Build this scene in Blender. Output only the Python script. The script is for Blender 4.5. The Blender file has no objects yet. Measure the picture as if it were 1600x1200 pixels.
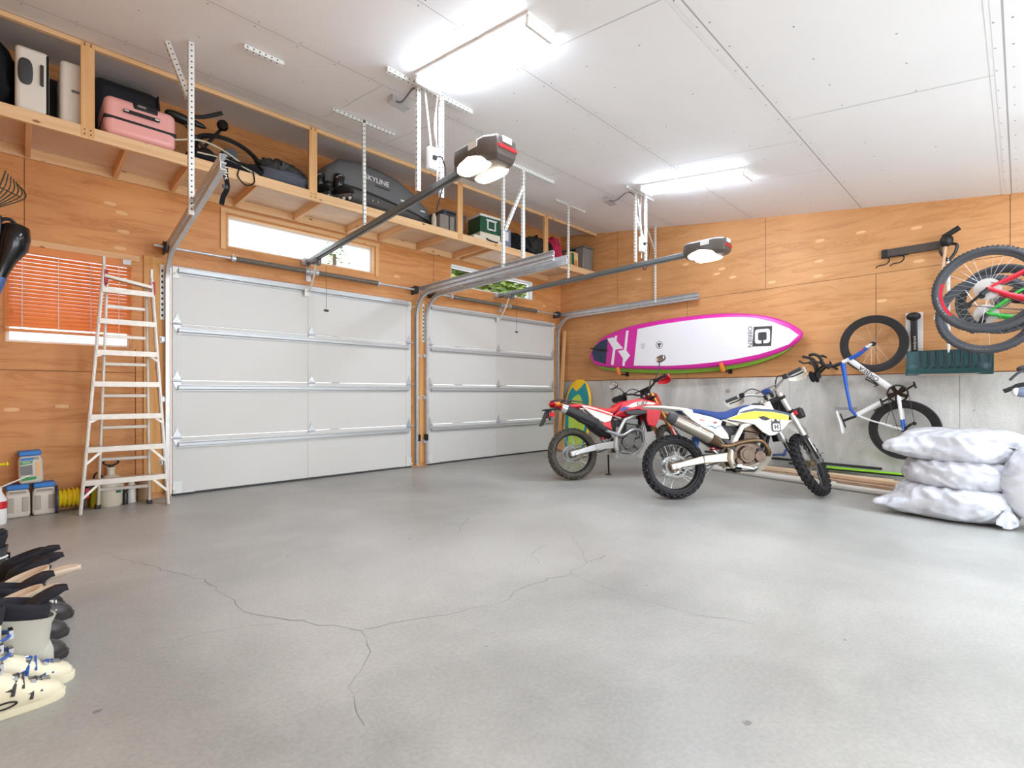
import bpy, math, random
from mathutils import Vector as V, Matrix as M
random.seed(7)
COL = bpy.context.scene.collection
PI = math.pi
# ------------------------------------------------------------------ geometry
def frame_along(d, up=(0, 0, 1)):
    d = V(d).normalized(); u = V(up)
    if abs(d.dot(u.normalized())) > .98: u = V((1, 0, 0)) if abs(d.x) < .9 else V((0, 1, 0))
    x = u.cross(d).normalized(); y = d.cross(x).normalized()
    return x, y, d
def TR(x=0, y=0, z=0): return M.Translation((x, y, z))
def RX(a): return M.Rotation(a, 4, 'X')
def RY(a): return M.Rotation(a, 4, 'Y')
def RZ(a): return M.Rotation(a, 4, 'Z')
class MB:
    """collects shapes; build() links them as ONE mesh object"""
    def __init__(s): s.v = []; s.f = []; s.mi = []
    def add(s, vs, fs, mi=0, X=None):
        o = len(s.v)
        s.v += [tuple(X @ V(p)) for p in vs] if X is not None else [tuple(p) for p in vs]
        s.f += [tuple(i + o for i in f) for f in fs]; s.mi += [mi] * len(fs)
        return s
    def box(s, c, d, mi=0, X=None):
        x, y, z = c; a, b, e = d[0] / 2, d[1] / 2, d[2] / 2
        vs = [(x + i * a, y + j * b, z + k * e) for k in (-1, 1) for j in (-1, 1) for i in (-1, 1)]
        return s.add(vs, [(0, 2, 3, 1), (4, 5, 7, 6), (0, 1, 5, 4), (2, 6, 7, 3), (0, 4, 6, 2), (1, 3, 7, 5)], mi, X)
    def bx(s, x0, x1, y0, y1, z0, z1, mi=0, X=None):
        return s.box(((x0 + x1) / 2, (y0 + y1) / 2, (z0 + z1) / 2), (abs(x1 - x0), abs(y1 - y0), abs(z1 - z0)), mi, X)
    def bar(s, p0, p1, w, h, up=(0, 0, 1), mi=0, X=None, w1=None, h1=None):
        p0, p1 = V(p0), V(p1); x, y, d = frame_along(p1 - p0, up); vs = []
        for p, ww, hh in ((p0, w, h), (p1, w1 or w, h1 or h)):
            vs += [p + x * (i * ww / 2) + y * (j * hh / 2) for i, j in ((-1, -1), (1, -1), (1, 1), (-1, 1))]
        return s.add(vs, [(0, 3, 2, 1), (4, 5, 6, 7), (0, 1, 5, 4), (1, 2, 6, 5), (2, 3, 7, 6), (3, 0, 4, 7)], mi, X)
    def sweep(s, pts, prof, closed=False, mi=0, X=None, up=(0, 0, 1), fixed=None):
        """sweep a closed 2D profile (or a function i -> profile) along points"""
        pts = [V(p) for p in pts]; n = len(pts); rings = []; nx = None
        for i, p in enumerate(pts):
            if closed: d = pts[(i + 1) % n] - pts[i - 1]
            else: d = pts[min(i + 1, n - 1)] - pts[max(i - 1, 0)]
            d.normalize()
            if fixed is not None:
                y = V(fixed); x = y.cross(d).normalized()
            elif nx is None: x, y, _ = frame_along(d, up)
            else:
                x = (nx - d * nx.dot(d)).normalized(); y = d.cross(x)
            nx = x
            pr = prof(i) if callable(prof) else prof
            rings.append([p + x * a + y * b for a, b in pr])
        return s.rings(rings, closed, mi, X)
    def rings(s, rings, closed=False, mi=0, X=None, caps=True, open_ring=False):
        k = len(rings[0]); n = len(rings); vs = [q for r in rings for q in r]; fs = []
        for i in range(n if closed else n - 1):
            a, b = i * k, ((i + 1) % n) * k
            for j in range(k - 1 if open_ring else k):
                j2 = (j + 1) % k; fs.append((a + j, a + j2, b + j2, b + j))
        if not closed and caps and not open_ring:
            fs.append(tuple(range(k - 1, -1, -1))); fs.append(tuple((n - 1) * k + j for j in range(k)))
        return s.add(vs, fs, mi, X)
    def tube(s, pts, r, n=8, closed=False, mi=0, X=None):
        f = (lambda i: [(( r[i]) * math.cos(2 * PI * j / n), r[i] * math.sin(2 * PI * j / n)) for j in range(n)]) if isinstance(r, (list, tuple)) \
            else [(r * math.cos(2 * PI * j / n), r * math.sin(2 * PI * j / n)) for j in range(n)]
        return s.sweep(pts, f, closed, mi, X)
    def cyl(s, p0, p1, r, r1=None, n=16, mi=0, X=None):
        return s.tube([p0, p1], [r, r if r1 is None else r1], n, False, mi, X)
    def lathe(s, prof, n=24, mi=0, X=None):
        """profile [(r, z)] turned about local z"""
        vs = []; fs = []; idx = []
        for r, z in prof:
            if r < 1e-6: idx.append([len(vs)]); vs.append((0, 0, z))
            else:
                idx.append([len(vs) + j for j in range(n)])
                vs += [(r * math.cos(2 * PI * j / n), r * math.sin(2 * PI * j / n), z) for j in range(n)]
        for a, b in zip(idx, idx[1:]):
            for j in range(n):
                j2 = (j + 1) % n
                if len(a) == 1 and len(b) == 1: continue
                if len(a) == 1: fs.append((a[0], b[j], b[j2]))
                elif len(b) == 1: fs.append((a[j], a[j2], b[0]))
                else: fs.append((a[j], a[j2], b[j2], b[j]))
        for e, rev in ((idx[0], True), (idx[-1], False)):
            if len(e) > 1: fs.append(tuple(reversed(e)) if rev else tuple(e))
        return s.add(vs, fs, mi, X)
    def torus(s, R, r, n=40, k=10, mi=0, X=None, prof=None):
        """ring about local y axis (a wheel in the xz plane)"""
        pr = prof or [(r * math.cos(2 * PI * j / k), r * math.sin(2 * PI * j / k)) for j in range(k)]
        rings = []
        for i in range(n):
            t = 2 * PI * i / n
            rings.append([V(((R + a) * math.cos(t), b, (R + a) * math.sin(t))) for a, b in pr])
        return s.rings(rings, True, mi, X)
    def prism(s, poly, y0, y1, mi=0, X=None, inset=0):
        """polygon of (x, z) extruded from y0 to y1"""
        n = len(poly); vs = [(x, y0, z) for x, z in poly] + [(x, y1, z) for x, z in poly]
        fs = [tuple(range(n)), tuple(range(2 * n - 1, n - 1, -1))] + [(i, i + n, (i + 1) % n + n, (i + 1) % n) for i in range(n)]
        return s.add(vs, fs, mi, X)
    def ell(s, c, r, mi=0, X=None, nu=16, nv=10, p=1.0):
        vs = []; fs = []
        cs = lambda t: math.copysign(abs(math.cos(t)) ** p, math.cos(t)); sn = lambda t: math.copysign(abs(math.sin(t)) ** p, math.sin(t))
        for i in range(1, nv):
            b = -PI / 2 + PI * i / nv
            vs += [(c[0] + r[0] * cs(b) * cs(2 * PI * j / nu), c[1] + r[1] * cs(b) * sn(2 * PI * j / nu), c[2] + r[2] * sn(b)) for j in range(nu)]
        m = len(vs); vs += [(c[0], c[1], c[2] - r[2]), (c[0], c[1], c[2] + r[2])]
        for i in range(nv - 2):
            for j in range(nu):
                j2 = (j + 1) % nu; fs.append((i * nu + j, i * nu + j2, (i + 1) * nu + j2, (i + 1) * nu + j))
        for j in range(nu):
            fs.append((m, (j + 1) % nu, j)); fs.append((m + 1, (nv - 2) * nu + j, (nv - 2) * nu + (j + 1) % nu))
        return s.add(vs, fs, mi, X)
    def grid(s, fn, nu, nv, mi=0, X=None, wrap=False):
        vs = [fn(i / (nu - 1), j / (nv - 1) if not wrap else j / nv) for i in range(nu) for j in range(nv)]; fs = []
        for i in range(nu - 1):
            for j in range(nv if wrap else nv - 1):
                j2 = (j + 1) % nv; fs.append((i * nv + j, i * nv + j2, (i + 1) * nv + j2, (i + 1) * nv + j))
        return s.add(vs, fs, mi, X)
    def quad(s, pts, mi=0, X=None): return s.add(pts, [tuple(range(len(pts)))], mi, X)
    def build(s, name, mats, parent=None, bevel=0, smooth=38, solid=0, sub=0, seg=2, X=None):
        me = bpy.data.meshes.new(name)
        me.from_pydata([tuple(X @ V(p)) for p in s.v] if X is not None else s.v, [], s.f)
        if not isinstance(mats, (list, tuple)): mats = [mats]
        for m in mats: me.materials.append(m)
        me.polygons.foreach_set('material_index', s.mi)
        import bmesh
        bm = bmesh.new(); bm.from_mesh(me); bmesh.ops.recalc_face_normals(bm, faces=bm.faces); bm.to_mesh(me); bm.free()
        if smooth:
            me.polygons.foreach_set('use_smooth', [True] * len(me.polygons)); me.set_sharp_from_angle(angle=math.radians(smooth))
        me.update()
        o = bpy.data.objects.new(name, me); COL.objects.link(o)
        if parent is not None: o.parent = parent
        if solid:
            k = o.modifiers.new('t', 'SOLIDIFY'); k.thickness = solid; k.offset = 0
        if bevel:
            k = o.modifiers.new('b', 'BEVEL'); k.width = bevel; k.segments = seg; k.limit_method = 'ANGLE'; k.angle_limit = math.radians(38)
        if sub:
            k = o.modifiers.new('s', 'SUBSURF'); k.levels = sub; k.render_levels = sub
        return o
def tag(o, label=None, cat=None, group=None, kind=None):
    if label: o['label'] = label
    if cat: o['category'] = cat
    if group: o['group'] = group
    if kind: o['kind'] = kind
    return o
def thing(name, label, cat, loc=(0, 0, 0), rz=0, group=None, mat=None, kind=None):
    o = bpy.data.objects.new(name, None); COL.objects.link(o); o.empty_display_size = .1
    if mat is not None: o.matrix_world = mat
    else: o.location = loc; o.rotation_euler = (0, 0, rz)
    return tag(o, label, cat, group, kind)
def copy_tree(o, parent=None):
    c = o.copy(); COL.objects.link(c); c.parent = parent
    for ch in [q for q in bpy.data.objects if q.parent == o]: copy_tree(ch, c)
    return c
def text(s, name, size, mat, parent, X, depth=.0006, align='CENTER', sx=1.0, spacing=1.0, shear=0.0, bold=0.0):
    """lettering as a thin solid mesh; text lies in local xy of X, facing +z"""
    cu = bpy.data.curves.new(name, 'FONT'); cu.body = s; cu.size = size; cu.extrude = depth; cu.align_x = align; cu.align_y = 'CENTER'
    cu.space_character = spacing; cu.shear = shear; cu.offset = bold; cu.resolution_u = 3
    to = bpy.data.objects.new(name + '_src', cu); COL.objects.link(to)
    dg = bpy.context.evaluated_depsgraph_get(); me = bpy.data.meshes.new_from_object(to.evaluated_get(dg))
    bpy.data.objects.remove(to); bpy.data.curves.remove(cu)
    me.transform(X @ M.Diagonal((sx, 1, 1, 1))); me.materials.clear(); me.materials.append(mat); me.name = name
    o = bpy.data.objects.new(name, me); COL.objects.link(o)
    if parent is not None: o.parent = parent
    return o
def fr(o, x, y):
    """4x4 from origin and local x / y directions"""
    x = V(x).normalized(); y = V(y); z = x.cross(y).normalized(); y = z.cross(x)
    m = M((x, y, z)).transposed().to_4x4(); m.translation = V(o); return m
def arc(c, r, a0, a1, n, ax=0):
    """arc points; ax 0: xz plane, 1: yz plane, 2: xy plane"""
    out = []
    for i in range(n):
        t = a0 + (a1 - a0) * i / (n - 1); p, q = r * math.cos(t), r * math.sin(t)
        out.append(V(((c[0] + p, c[1], c[2] + q), (c[0], c[1] + p, c[2] + q), (c[0] + p, c[1] + q, c[2]))[ax]))
    return out
def spline(pts, n=6, closed=False):
    P = [V(p) for p in pts]; L = len(P); out = []
    for i in range(L if closed else L - 1):
        g = (lambda k: P[k % L]) if closed else (lambda k: P[max(0, min(L - 1, k))])
        a, b, c, d = g(i - 1), g(i), g(i + 1), g(i + 2)
        for j in range(n):
            t = j / n
            out.append(.5 * ((2 * b) + (c - a) * t + (2 * a - 5 * b + 4 * c - d) * t * t + (3 * b - a - 3 * c + d) * t ** 3))
    if not closed: out.append(P[-1].copy())
    return out
def sp2(pts, n=5): return [(p.x, p.z) for p in spline([(x, 0, z) for x, z in pts], n, True)]
# ------------------------------------------------------------------ materials
def lin(c):
    f = lambda u: u / 12.92 if u <= .04045 else ((u + .055) / 1.055) ** 2.4
    return tuple(f(x / 255) for x in c) + (1,)
def mat(name, c, rough=.5, metal=0.0, spec=.5, emit=None, es=0, noise=0, nscale=8, bump=0, bscale=40, coat=0, trans=0, alpha=1, sss=0):
    m = bpy.data.materials.new(name); m.use_nodes = True; nt = m.node_tree; b = nt.nodes['Principled BSDF']
    b.inputs['Base Color'].default_value = lin(c); b.inputs['Roughness'].default_value = rough; b.inputs['Metallic'].default_value = metal
    b.inputs['Specular IOR Level'].default_value = spec; b.inputs['Coat Weight'].default_value = coat
    b.inputs['Transmission Weight'].default_value = trans; b.inputs['Alpha'].default_value = alpha
    if emit: b.inputs['Emission Color'].default_value = lin(emit); b.inputs['Emission Strength'].default_value = es
    if noise or bump:
        tc = nt.nodes.new('ShaderNodeTexCoord')
    if noise:
        n = nt.nodes.new('ShaderNodeTexNoise'); n.inputs['Scale'].default_value = nscale; n.inputs['Detail'].default_value = 5
        nt.links.new(tc.outputs['Object'], n.inputs['Vector'])
        r = nt.nodes.new('ShaderNodeMapRange'); r.inputs['From Min'].default_value = .3; r.inputs['From Max'].default_value = .7
        r.inputs['To Min'].default_value = 1 - noise; r.inputs['To Max'].default_value = 1 + noise * .6
        nt.links.new(n.outputs['Fac'], r.inputs['Value'])
        x = nt.nodes.new('ShaderNodeVectorMath'); x.operation = 'SCALE'; x.inputs[0].default_value = lin(c)[:3]
        nt.links.new(r.outputs['Result'], x.inputs['Scale']); nt.links.new(x.outputs['Vector'], b.inputs['Base Color'])
    if bump:
        n = nt.nodes.new('ShaderNodeTexNoise'); n.inputs['Scale'].default_value = bscale; n.inputs['Detail'].default_value = 4
        nt.links.new(tc.outputs['Object'], n.inputs['Vector'])
        q = nt.nodes.new('ShaderNodeBump'); q.inputs['Strength'].default_value = bump; q.inputs['Distance'].default_value = .01
        nt.links.new(n.outputs['Fac'], q.inputs['Height']); nt.links.new(q.outputs['Normal'], b.inputs['Normal'])
    return m
def ramp(nt, stops):
    r = nt.nodes.new('ShaderNodeValToRGB'); e = r.color_ramp.elements
    while len(e) < len(stops): e.new(.5)
    for k, (p, c) in zip(e, stops): k.position = p; k.color = lin(c)
    return r
def mat_ply(name, c0, c1, c2, along=0, big=1.0, rough=.5):
    """rotary-cut fir plywood: stretched cathedral grain along world axis ALONG"""
    m = bpy.data.materials.new(name); m.use_nodes = True; nt = m.node_tree; b = nt.nodes['Principled BSDF']; L = nt.links.new
    g = nt.nodes.new('ShaderNodeNewGeometry'); mp = nt.nodes.new('ShaderNodeMapping')
    L(g.outputs['Position'], mp.inputs['Vector'])
    sc = [3.2 * big] * 3; sc[along] = .55 * big; sc[2] = 4.5 * big if along != 2 else .55
    mp.inputs['Scale'].default_value = sc
    n = nt.nodes.new('ShaderNodeTexNoise'); n.inputs['Scale'].default_value = 1.7; n.inputs['Detail'].default_value = 6; n.inputs['Roughness'].default_value = .68; n.inputs['Distortion'].default_value = 1.0
    L(mp.outputs['Vector'], n.inputs['Vector'])
    mu = nt.nodes.new('ShaderNodeMath'); mu.operation = 'MULTIPLY'; mu.inputs[1].default_value = 7; L(n.outputs['Fac'], mu.inputs[0])
    fx = nt.nodes.new('ShaderNodeMath'); fx.operation = 'PINGPONG'; fx.inputs[1].default_value = 1; L(mu.outputs[0], fx.inputs[0])
    r = ramp(nt, [(0, c0), (.3, c1), (1, c2)]); L(fx.outputs[0], r.inputs['Fac'])
    n2 = nt.nodes.new('ShaderNodeTexNoise'); n2.inputs['Scale'].default_value = .8; n2.inputs['Detail'].default_value = 3; L(g.outputs['Position'], n2.inputs['Vector'])
    r2 = ramp(nt, [(.3, (226, 218, 212)), (.7, (255, 255, 255))]); L(n2.outputs['Fac'], r2.inputs['Fac'])
    mx = nt.nodes.new('ShaderNodeMix'); mx.data_type = 'RGBA'; mx.blend_type = 'MULTIPLY'; mx.inputs['Factor'].default_value = 1
    L(r.outputs['Color'], mx.inputs['A']); L(r2.outputs['Color'], mx.inputs['B']); L(mx.outputs['Result'], b.inputs['Base Color'])
    b.inputs['Roughness'].default_value = rough; b.inputs['Specular IOR Level'].default_value = .35
    return m
def mat_lumber(name, c0, c1, axis='X', knots=True):
    m = bpy.data.materials.new(name); m.use_nodes = True; nt = m.node_tree; b = nt.nodes['Principled BSDF']; L = nt.links.new
    tc = nt.nodes.new('ShaderNodeNewGeometry'); mp = nt.nodes.new('ShaderNodeMapping'); L(tc.outputs['Position'], mp.inputs['Vector'])
    sc = [14, 14, 14]; sc['XYZ'.index(axis)] = .7; mp.inputs['Scale'].default_value = sc
    n = nt.nodes.new('ShaderNodeTexNoise'); n.inputs['Scale'].default_value = 2; n.inputs['Detail'].default_value = 4; L(mp.outputs['Vector'], n.inputs['Vector'])
    r = ramp(nt, [(.3, c0), (.65, c1)]); L(n.outputs['Fac'], r.inputs['Fac']); last = r.outputs['Color']
    if knots:
        mp2 = nt.nodes.new('ShaderNodeMapping'); L(tc.outputs['Position'], mp2.inputs['Vector'])
        s2 = [9, 9, 9]; s2['XYZ'.index(axis)] = 4; mp2.inputs['Scale'].default_value = s2
        v = nt.nodes.new('ShaderNodeTexVoronoi'); v.inputs['Scale'].default_value = 1.0; L(mp2.outputs['Vector'], v.inputs['Vector'])
        r2 = ramp(nt, [(0, (120, 74, 46)), (.07, (150, 98, 62)), (.12, (255, 255, 255))]); L(v.outputs['Distance'], r2.inputs['Fac'])
        mx = nt.nodes.new('ShaderNodeMix'); mx.data_type = 'RGBA'; mx.blend_type = 'MULTIPLY'; mx.inputs['Factor'].default_value = .85
        L(last, mx.inputs['A']); L(r2.outputs['Color'], mx.inputs['B']); last = mx.outputs['Result']
    L(last, b.inputs['Base Color']); b.inputs['Roughness'].default_value = .6; b.inputs['Specular IOR Level'].default_value = .3
    return m
def mat_concrete(name, c0, c1, scale=1.0, rough=.55, pits=True, streak=False, spec=.4):
    m = bpy.data.materials.new(name); m.use_nodes = True; nt = m.node_tree; b = nt.nodes['Principled BSDF']; L = nt.links.new
    g = nt.nodes.new('ShaderNodeNewGeometry'); mp = nt.nodes.new('ShaderNodeMapping'); L(g.outputs['Position'], mp.inputs['Vector'])
    mp.inputs['Scale'].default_value = (scale, scale, scale * (.35 if streak else 1))
    n = nt.nodes.new('ShaderNodeTexNoise'); n.inputs['Scale'].default_value = 1.1; n.inputs['Detail'].default_value = 9; n.inputs['Roughness'].default_value = .62; n.inputs['Distortion'].default_value = .3
    L(mp.outputs['Vector'], n.inputs['Vector'])
    r = ramp(nt, [(.36, c0), (.64, c1)]); L(n.outputs['Fac'], r.inputs['Fac']); last = r.outputs['Color']
    n3 = nt.nodes.new('ShaderNodeTexNoise'); n3.inputs['Scale'].default_value = 60; n3.inputs['Detail'].default_value = 2; L(g.outputs['Position'], n3.inputs['Vector'])
    r3 = ramp(nt, [(.3, (240, 240, 240)), (.7, (255, 255, 255))]); L(n3.outputs['Fac'], r3.inputs['Fac'])
    mx = nt.nodes.new('ShaderNodeMix'); mx.data_type = 'RGBA'; mx.blend_type = 'MULTIPLY'; mx.inputs['Factor'].default_value = 1
    L(last, mx.inputs['A']); L(r3.outputs['Color'], mx.inputs['B']); last = mx.outputs['Result']
    if pits:
        v = nt.nodes.new('ShaderNodeTexVoronoi'); v.inputs['Scale'].default_value = 4.5; v.inputs['Randomness'].default_value = 1; L(g.outputs['Position'], v.inputs['Vector'])
        r2 = ramp(nt, [(.0, (88, 84, 78)), (.035, (120, 116, 110)), (.06, (255, 255, 255))]); L(v.outputs['Distance'], r2.inputs['Fac'])
        mx = nt.nodes.new('ShaderNodeMix'); mx.data_type = 'RGBA'; mx.blend_type = 'MULTIPLY'; mx.inputs['Factor'].default_value = .8
        L(last, mx.inputs['A']); L(r2.outputs['Color'], mx.inputs['B']); last = mx.outputs['Result']
    L(last, b.inputs['Base Color']); b.inputs['Specular IOR Level'].default_value = spec
    rr = nt.nodes.new('ShaderNodeMapRange'); rr.inputs['To Min'].default_value = rough - .1; rr.inputs['To Max'].default_value = rough + .12
    L(n.outputs['Fac'], rr.inputs['Value']); L(rr.outputs['Result'], b.inputs['Roughness'])
    bp = nt.nodes.new('ShaderNodeBump'); bp.inputs['Strength'].default_value = .06; bp.inputs['Distance'].default_value = .01; L(n3.outputs['Fac'], bp.inputs['Height']); L(bp.outputs['Normal'], b.inputs['Normal'])
    return m
MT = {}
def mk(k, *a, **kw): MT[k] = mat(k, *a, **kw); return MT[k]
mk('black', (22, 22, 24), .45); mk('rubber', (46, 46, 48), .75, spec=.3, bump=.2, bscale=90); mk('black_gloss', (16, 16, 20), .18); mk('dark_grey', (62, 63, 66), .55)
mk('grey', (120, 121, 122), .5); mk('white', (232, 232, 230), .35); mk('white_matte', (226, 225, 221), .6); mk('cream', (226, 219, 198), .35)
mk('steel', (176, 178, 180), .32, .85); mk('galv', (200, 202, 205), .38, .45, noise=.12, nscale=14); mk('galv_white', (226, 228, 224), .45, .15); mk('alu', (205, 205, 203), .38, .6)
mk('chrome', (214, 216, 220), .14, 1.0); mk('red', (206, 28, 40), .32); mk('blue', (32, 66, 150), .4); mk('green', (36, 140, 60), .35); mk('yellow', (238, 214, 36), .4)
mk('gold', (196, 152, 88), .3, .75); mk('hole', (40, 40, 40), .9); mk('orange', (232, 122, 40), .5); mk('tan', (196, 176, 148), .7); mk('brown', (108, 88, 70), .6)
mk('fabric_black', (30, 30, 33), .9, spec=.2, bump=.4, bscale=120); mk('fabric_grey', (88, 92, 102), .9, spec=.2, bump=.5, bscale=70)
MT['ply_a'] = mat_ply('plywood_door_wall', (204, 140, 82), (218, 155, 95), (224, 164, 105), 0)
MT['ply_b'] = mat_ply('plywood_right_wall', (204, 148, 94), (216, 161, 106), (222, 168, 114), 1)
MT['ply_pale'] = mat('plywood_patch', (230, 184, 132), .5); MT['seam'] = mat('plywood_seam', (120, 70, 36), .8)
MT['pine_x'] = mat_lumber('pine_along_wall', (220, 176, 126), (232, 196, 152), 'X'); MT['pine_y'] = mat_lumber('pine_across', (218, 172, 124), (232, 192, 146), 'Y'); MT['pine_z'] = mat_lumber('pine_upright', (212, 160, 104), (228, 182, 128), 'Z')
MT['board_z'] = mat_lumber('jamb_board', (204, 146, 86), (220, 168, 106), 'Z', False)
# ------------------------------------------------------------------ the photograph's viewpoint, used to lay things out on real planes
F_, YAW, CY, CX0, CY0, CZ0 = 784.638, math.radians(44.588), 615.05, -7.517, -6.284, 1.08
def ray(u, v):
    t = (u - 800) / F_; c, s = math.cos(YAW), math.sin(YAW)
    return (s + t * c, c - t * s, (CY - v) / F_)
def on(ax, val, u, v):
    d = ray(u, v); o = (CX0, CY0, CZ0); k = (val - o[ax]) / d[ax]
    return V([o[i] + k * d[i] for i in range(3)])
def wa(u, v, y=0): return on(1, y, u, v)
def wb(u, v, x=0): return on(0, x, u, v)
def fl(u, v, z=0): return on(2, z, u, v)
def ceil_z(y): return 4.12 + .1474 * y
def ce(u, v, dz=0):
    d = ray(u, v); k = (4.12 + dz + .1474 * CY0 - CZ0) / (d[2] - .1474 * d[1])
    return V([o + k * q for o, q in zip((CX0, CY0, CZ0), d)])
XL, YB = -7.98, -8.8
# ------------------------------------------------------------------ floor with its cracks
m_floor = mat_concrete('floor_concrete', (157, 158, 153), (188, 188, 183), .6, .36, False, spec=.35)
m_crack = mat('crack', (128, 126, 122), .8)
b = MB(); b.bx(XL, 0.16, YB, .16, -.12, 0)
def crack(px, w=.005, jit=.018):
    P = []
    pts = [fl(*q) for q in px]
    for a, c in zip(pts, pts[1:]):
        n = max(2, int((c - a).length / .06))
        for i in range(n):
            q = a.lerp(c, i / n); P.append(q + V((random.uniform(-jit, jit), random.uniform(-jit, jit), 0)))
    P.append(pts[-1]); L = []
    for i, q in enumerate(P):
        d = P[min(i + 1, len(P) - 1)] - P[max(0, i - 1)]; nrm = V((-d.y, d.x, 0)).normalized(); ww = w * random.uniform(.25, 1) / 2
        L.append((q + nrm * ww, q - nrm * ww))
    for (a, c), (e, g) in zip(L, L[1:]): b.quad([(p.x, p.y, .0006) for p in (a, c, g, e)], 1)
crack([(160, 862), (235, 885), (318, 905), (360, 938), (400, 962), (470, 972), (540, 982), (568, 986)], .006)
crack([(568, 986), (640, 966), (720, 955), (786, 940), (820, 915), (888, 897), (918, 880), (945, 868)], .006)
crack([(566, 988), (578, 1020), (560, 1050), (545, 1075), (556, 1100), (570, 1134)], .004, .01)
crack([(890, 898), (930, 912), (985, 932), (1040, 950), (1110, 962), (1180, 975)], .003)
crack([(760, 775), (810, 772), (862, 762), (900, 765)], .005)
crack([(712, 835), (728, 812), (750, 800)], .006); crack([(480, 965), (420, 975), (330, 985), (280, 1000)], .003); crack([(918, 880), (905, 850), (880, 820)], .003)
crack([(850, 850), (830, 868), (842, 880)], .004)
for u, v, r in ((152, 1112, .016), (1168, 1130, .02), (640, 842, .01), (1010, 915, .008), (760, 1010, .007), (1320, 1000, .009), (450, 870, .01)):
    c = fl(u, v); b.quad([(c.x + r * random.uniform(.5, 1) * math.cos(k * PI / 5), c.y + r * random.uniform(.4, 1) * math.sin(k * PI / 5), .0005) for k in range(10)], 1)
tag(b.build('floor', [m_floor, m_crack], smooth=0), kind='structure')
# ------------------------------------------------------------------ ceiling
m_ceil = mat('ceiling_paint', (242, 242, 242), .75, noise=.025, nscale=1.2); m_tape = mat('joint_tape', (240, 240, 240), .7); m_dark = mat('ceiling_joint', (176, 175, 174), .9); m_screw = mat('screw_head', (120, 118, 116), .7)
b = MB(); y0, y1 = .16, YB
b.add([(XL, y0, ceil_z(y0)), (.16, y0, ceil_z(y0)), (.16, y1, ceil_z(y1)), (XL, y1, ceil_z(y1))] + [(XL, y0, ceil_z(y0) + .12), (.16, y0, ceil_z(y0) + .12), (.16, y1, ceil_z(y1) + .12), (XL, y1, ceil_z(y1) + .12)],
      [(0, 1, 2, 3), (7, 6, 5, 4), (0, 4, 5, 1), (1, 5, 6, 2), (2, 6, 7, 3), (3, 7, 4, 0)])
def cq(x0, x1, ya, yb, dz, mi): b.quad([(x0, ya, ceil_z(ya) - dz), (x1, ya, ceil_z(ya) - dz), (x1, yb, ceil_z(yb) - dz), (x0, yb, ceil_z(yb) - dz)], mi)
for k, y in enumerate((-1.14, -2.38, -3.58, -4.88, -6.21)):
    cq(XL, 0, y + .075, y - .075, .0015, 1); cq(XL, 0, y + (.005 if k > 2 else .003), y - (.005 if k > 2 else .003), .0022, 2)
    if k > 2:
        cq(XL, 0, y + .05, y + .005, .0026, 1)
for x, ya, yb in ((-5.25, -1.2, -2.38), (-4.52, -1.2, -2.38), (-2.8, -1.2, -2.38), (-4.8, -3.58, -4.88), (-2.4, -3.58, -4.88), (-2.86, -4.88, -6.21), (-1.55, -3.58, -4.88), (-5.2, -4.88, -6.21)):
    cq(x - .002, x + .002, ya, yb, .0024, 2)
for y in (-1.14, -2.38, -3.58, -4.88, -6.21):
    for i in range(26):
        for s in (-.04, .04):
            x = -7.8 + i * .305; yy = y + s
            cq(x - .005, x + .005, yy - .005, yy + .005, .003, 3)
for i in range(20):
    for yy in (-1.8, -2.9, -3.25, -4.0, -4.45, -5.3, -5.75):
        x = -7.7 + i * .4 + random.uniform(-.02, .02)
        if random.random() < .6: cq(x - .005, x + .005, yy - .005, yy + .005, .003, 3)
tag(b.build('ceiling', [m_ceil, m_tape, m_dark, m_screw], smooth=0), kind='structure')
# ------------------------------------------------------------------ wall with the doors and windows (y = 0)
D1 = (-6.364, -3.392); D2 = (-3.125, -.186); DH = 2.44
W1 = (-7.60, -6.69, 1.53, 2.41); W2 = (-5.83, -4.00, 2.735, 3.10); W3 = (-2.67, -.80, 2.785, 3.12)
opens = [(D1[0], D1[1], -.1, DH), (D2[0], D2[1], -.1, DH), W1, W2, W3]
xs = sorted({XL - .14, 0.14} | {o[0] for o in opens} | {o[1] for o in opens}); zs = sorted({0, 4.14} | {o[2] for o in opens if o[2] > 0} | {o[3] for o in opens})
b = MB()
for xa, xb in zip(xs, xs[1:]):
    for za, zb in zip(zs, zs[1:]):
        cx, cz = (xa + xb) / 2, (za + zb) / 2
        if not any(o[0] < cx < o[1] and o[2] < cz < o[3] for o in opens): b.bx(xa, xb, 0, .14, za, zb)
def seam_a(x0, z0, x1, z1, w=.003): b.quad([(x0 - (w if x0 == x1 else 0), -.0012, z0 - (w if z0 == z1 else 0)), (x1 + (w if x0 == x1 else 0), -.0012, z0 - (w if z0 == z1 else 0)), (x1 + (w if x0 == x1 else 0), -.0012, z1 + (w if z0 == z1 else 0)), (x0 - (w if x0 == x1 else 0), -.0012, z1 + (w if z0 == z1 else 0))], 1)
seam_a(XL, 1.29, -6.67, 1.29); seam_a(-6.665, 0, -6.665, 1.53); seam_a(-7.47, 2.44, -7.47, 3.2); seam_a(-3.0, 2.44, -3.0, 3.2)
def patch_a(x, z, w=.05, h=.018):
    b.quad([(x + w * math.cos(k * PI / 6) * (1.15 if k % 3 else .9), -.001, z + h * math.sin(k * PI / 6)) for k in range(12)], 2)
for u, v in ((172, 318), (190, 333), (193, 362), (188, 388), (97, 635), (18, 640), (620, 432), (850, 478)): p = wa(u, v); patch_a(p.x, p.z)
tag(b.build('wall_front', [MT['ply_a'], MT['seam'], MT['ply_pale']], smooth=0), kind='structure')
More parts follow.
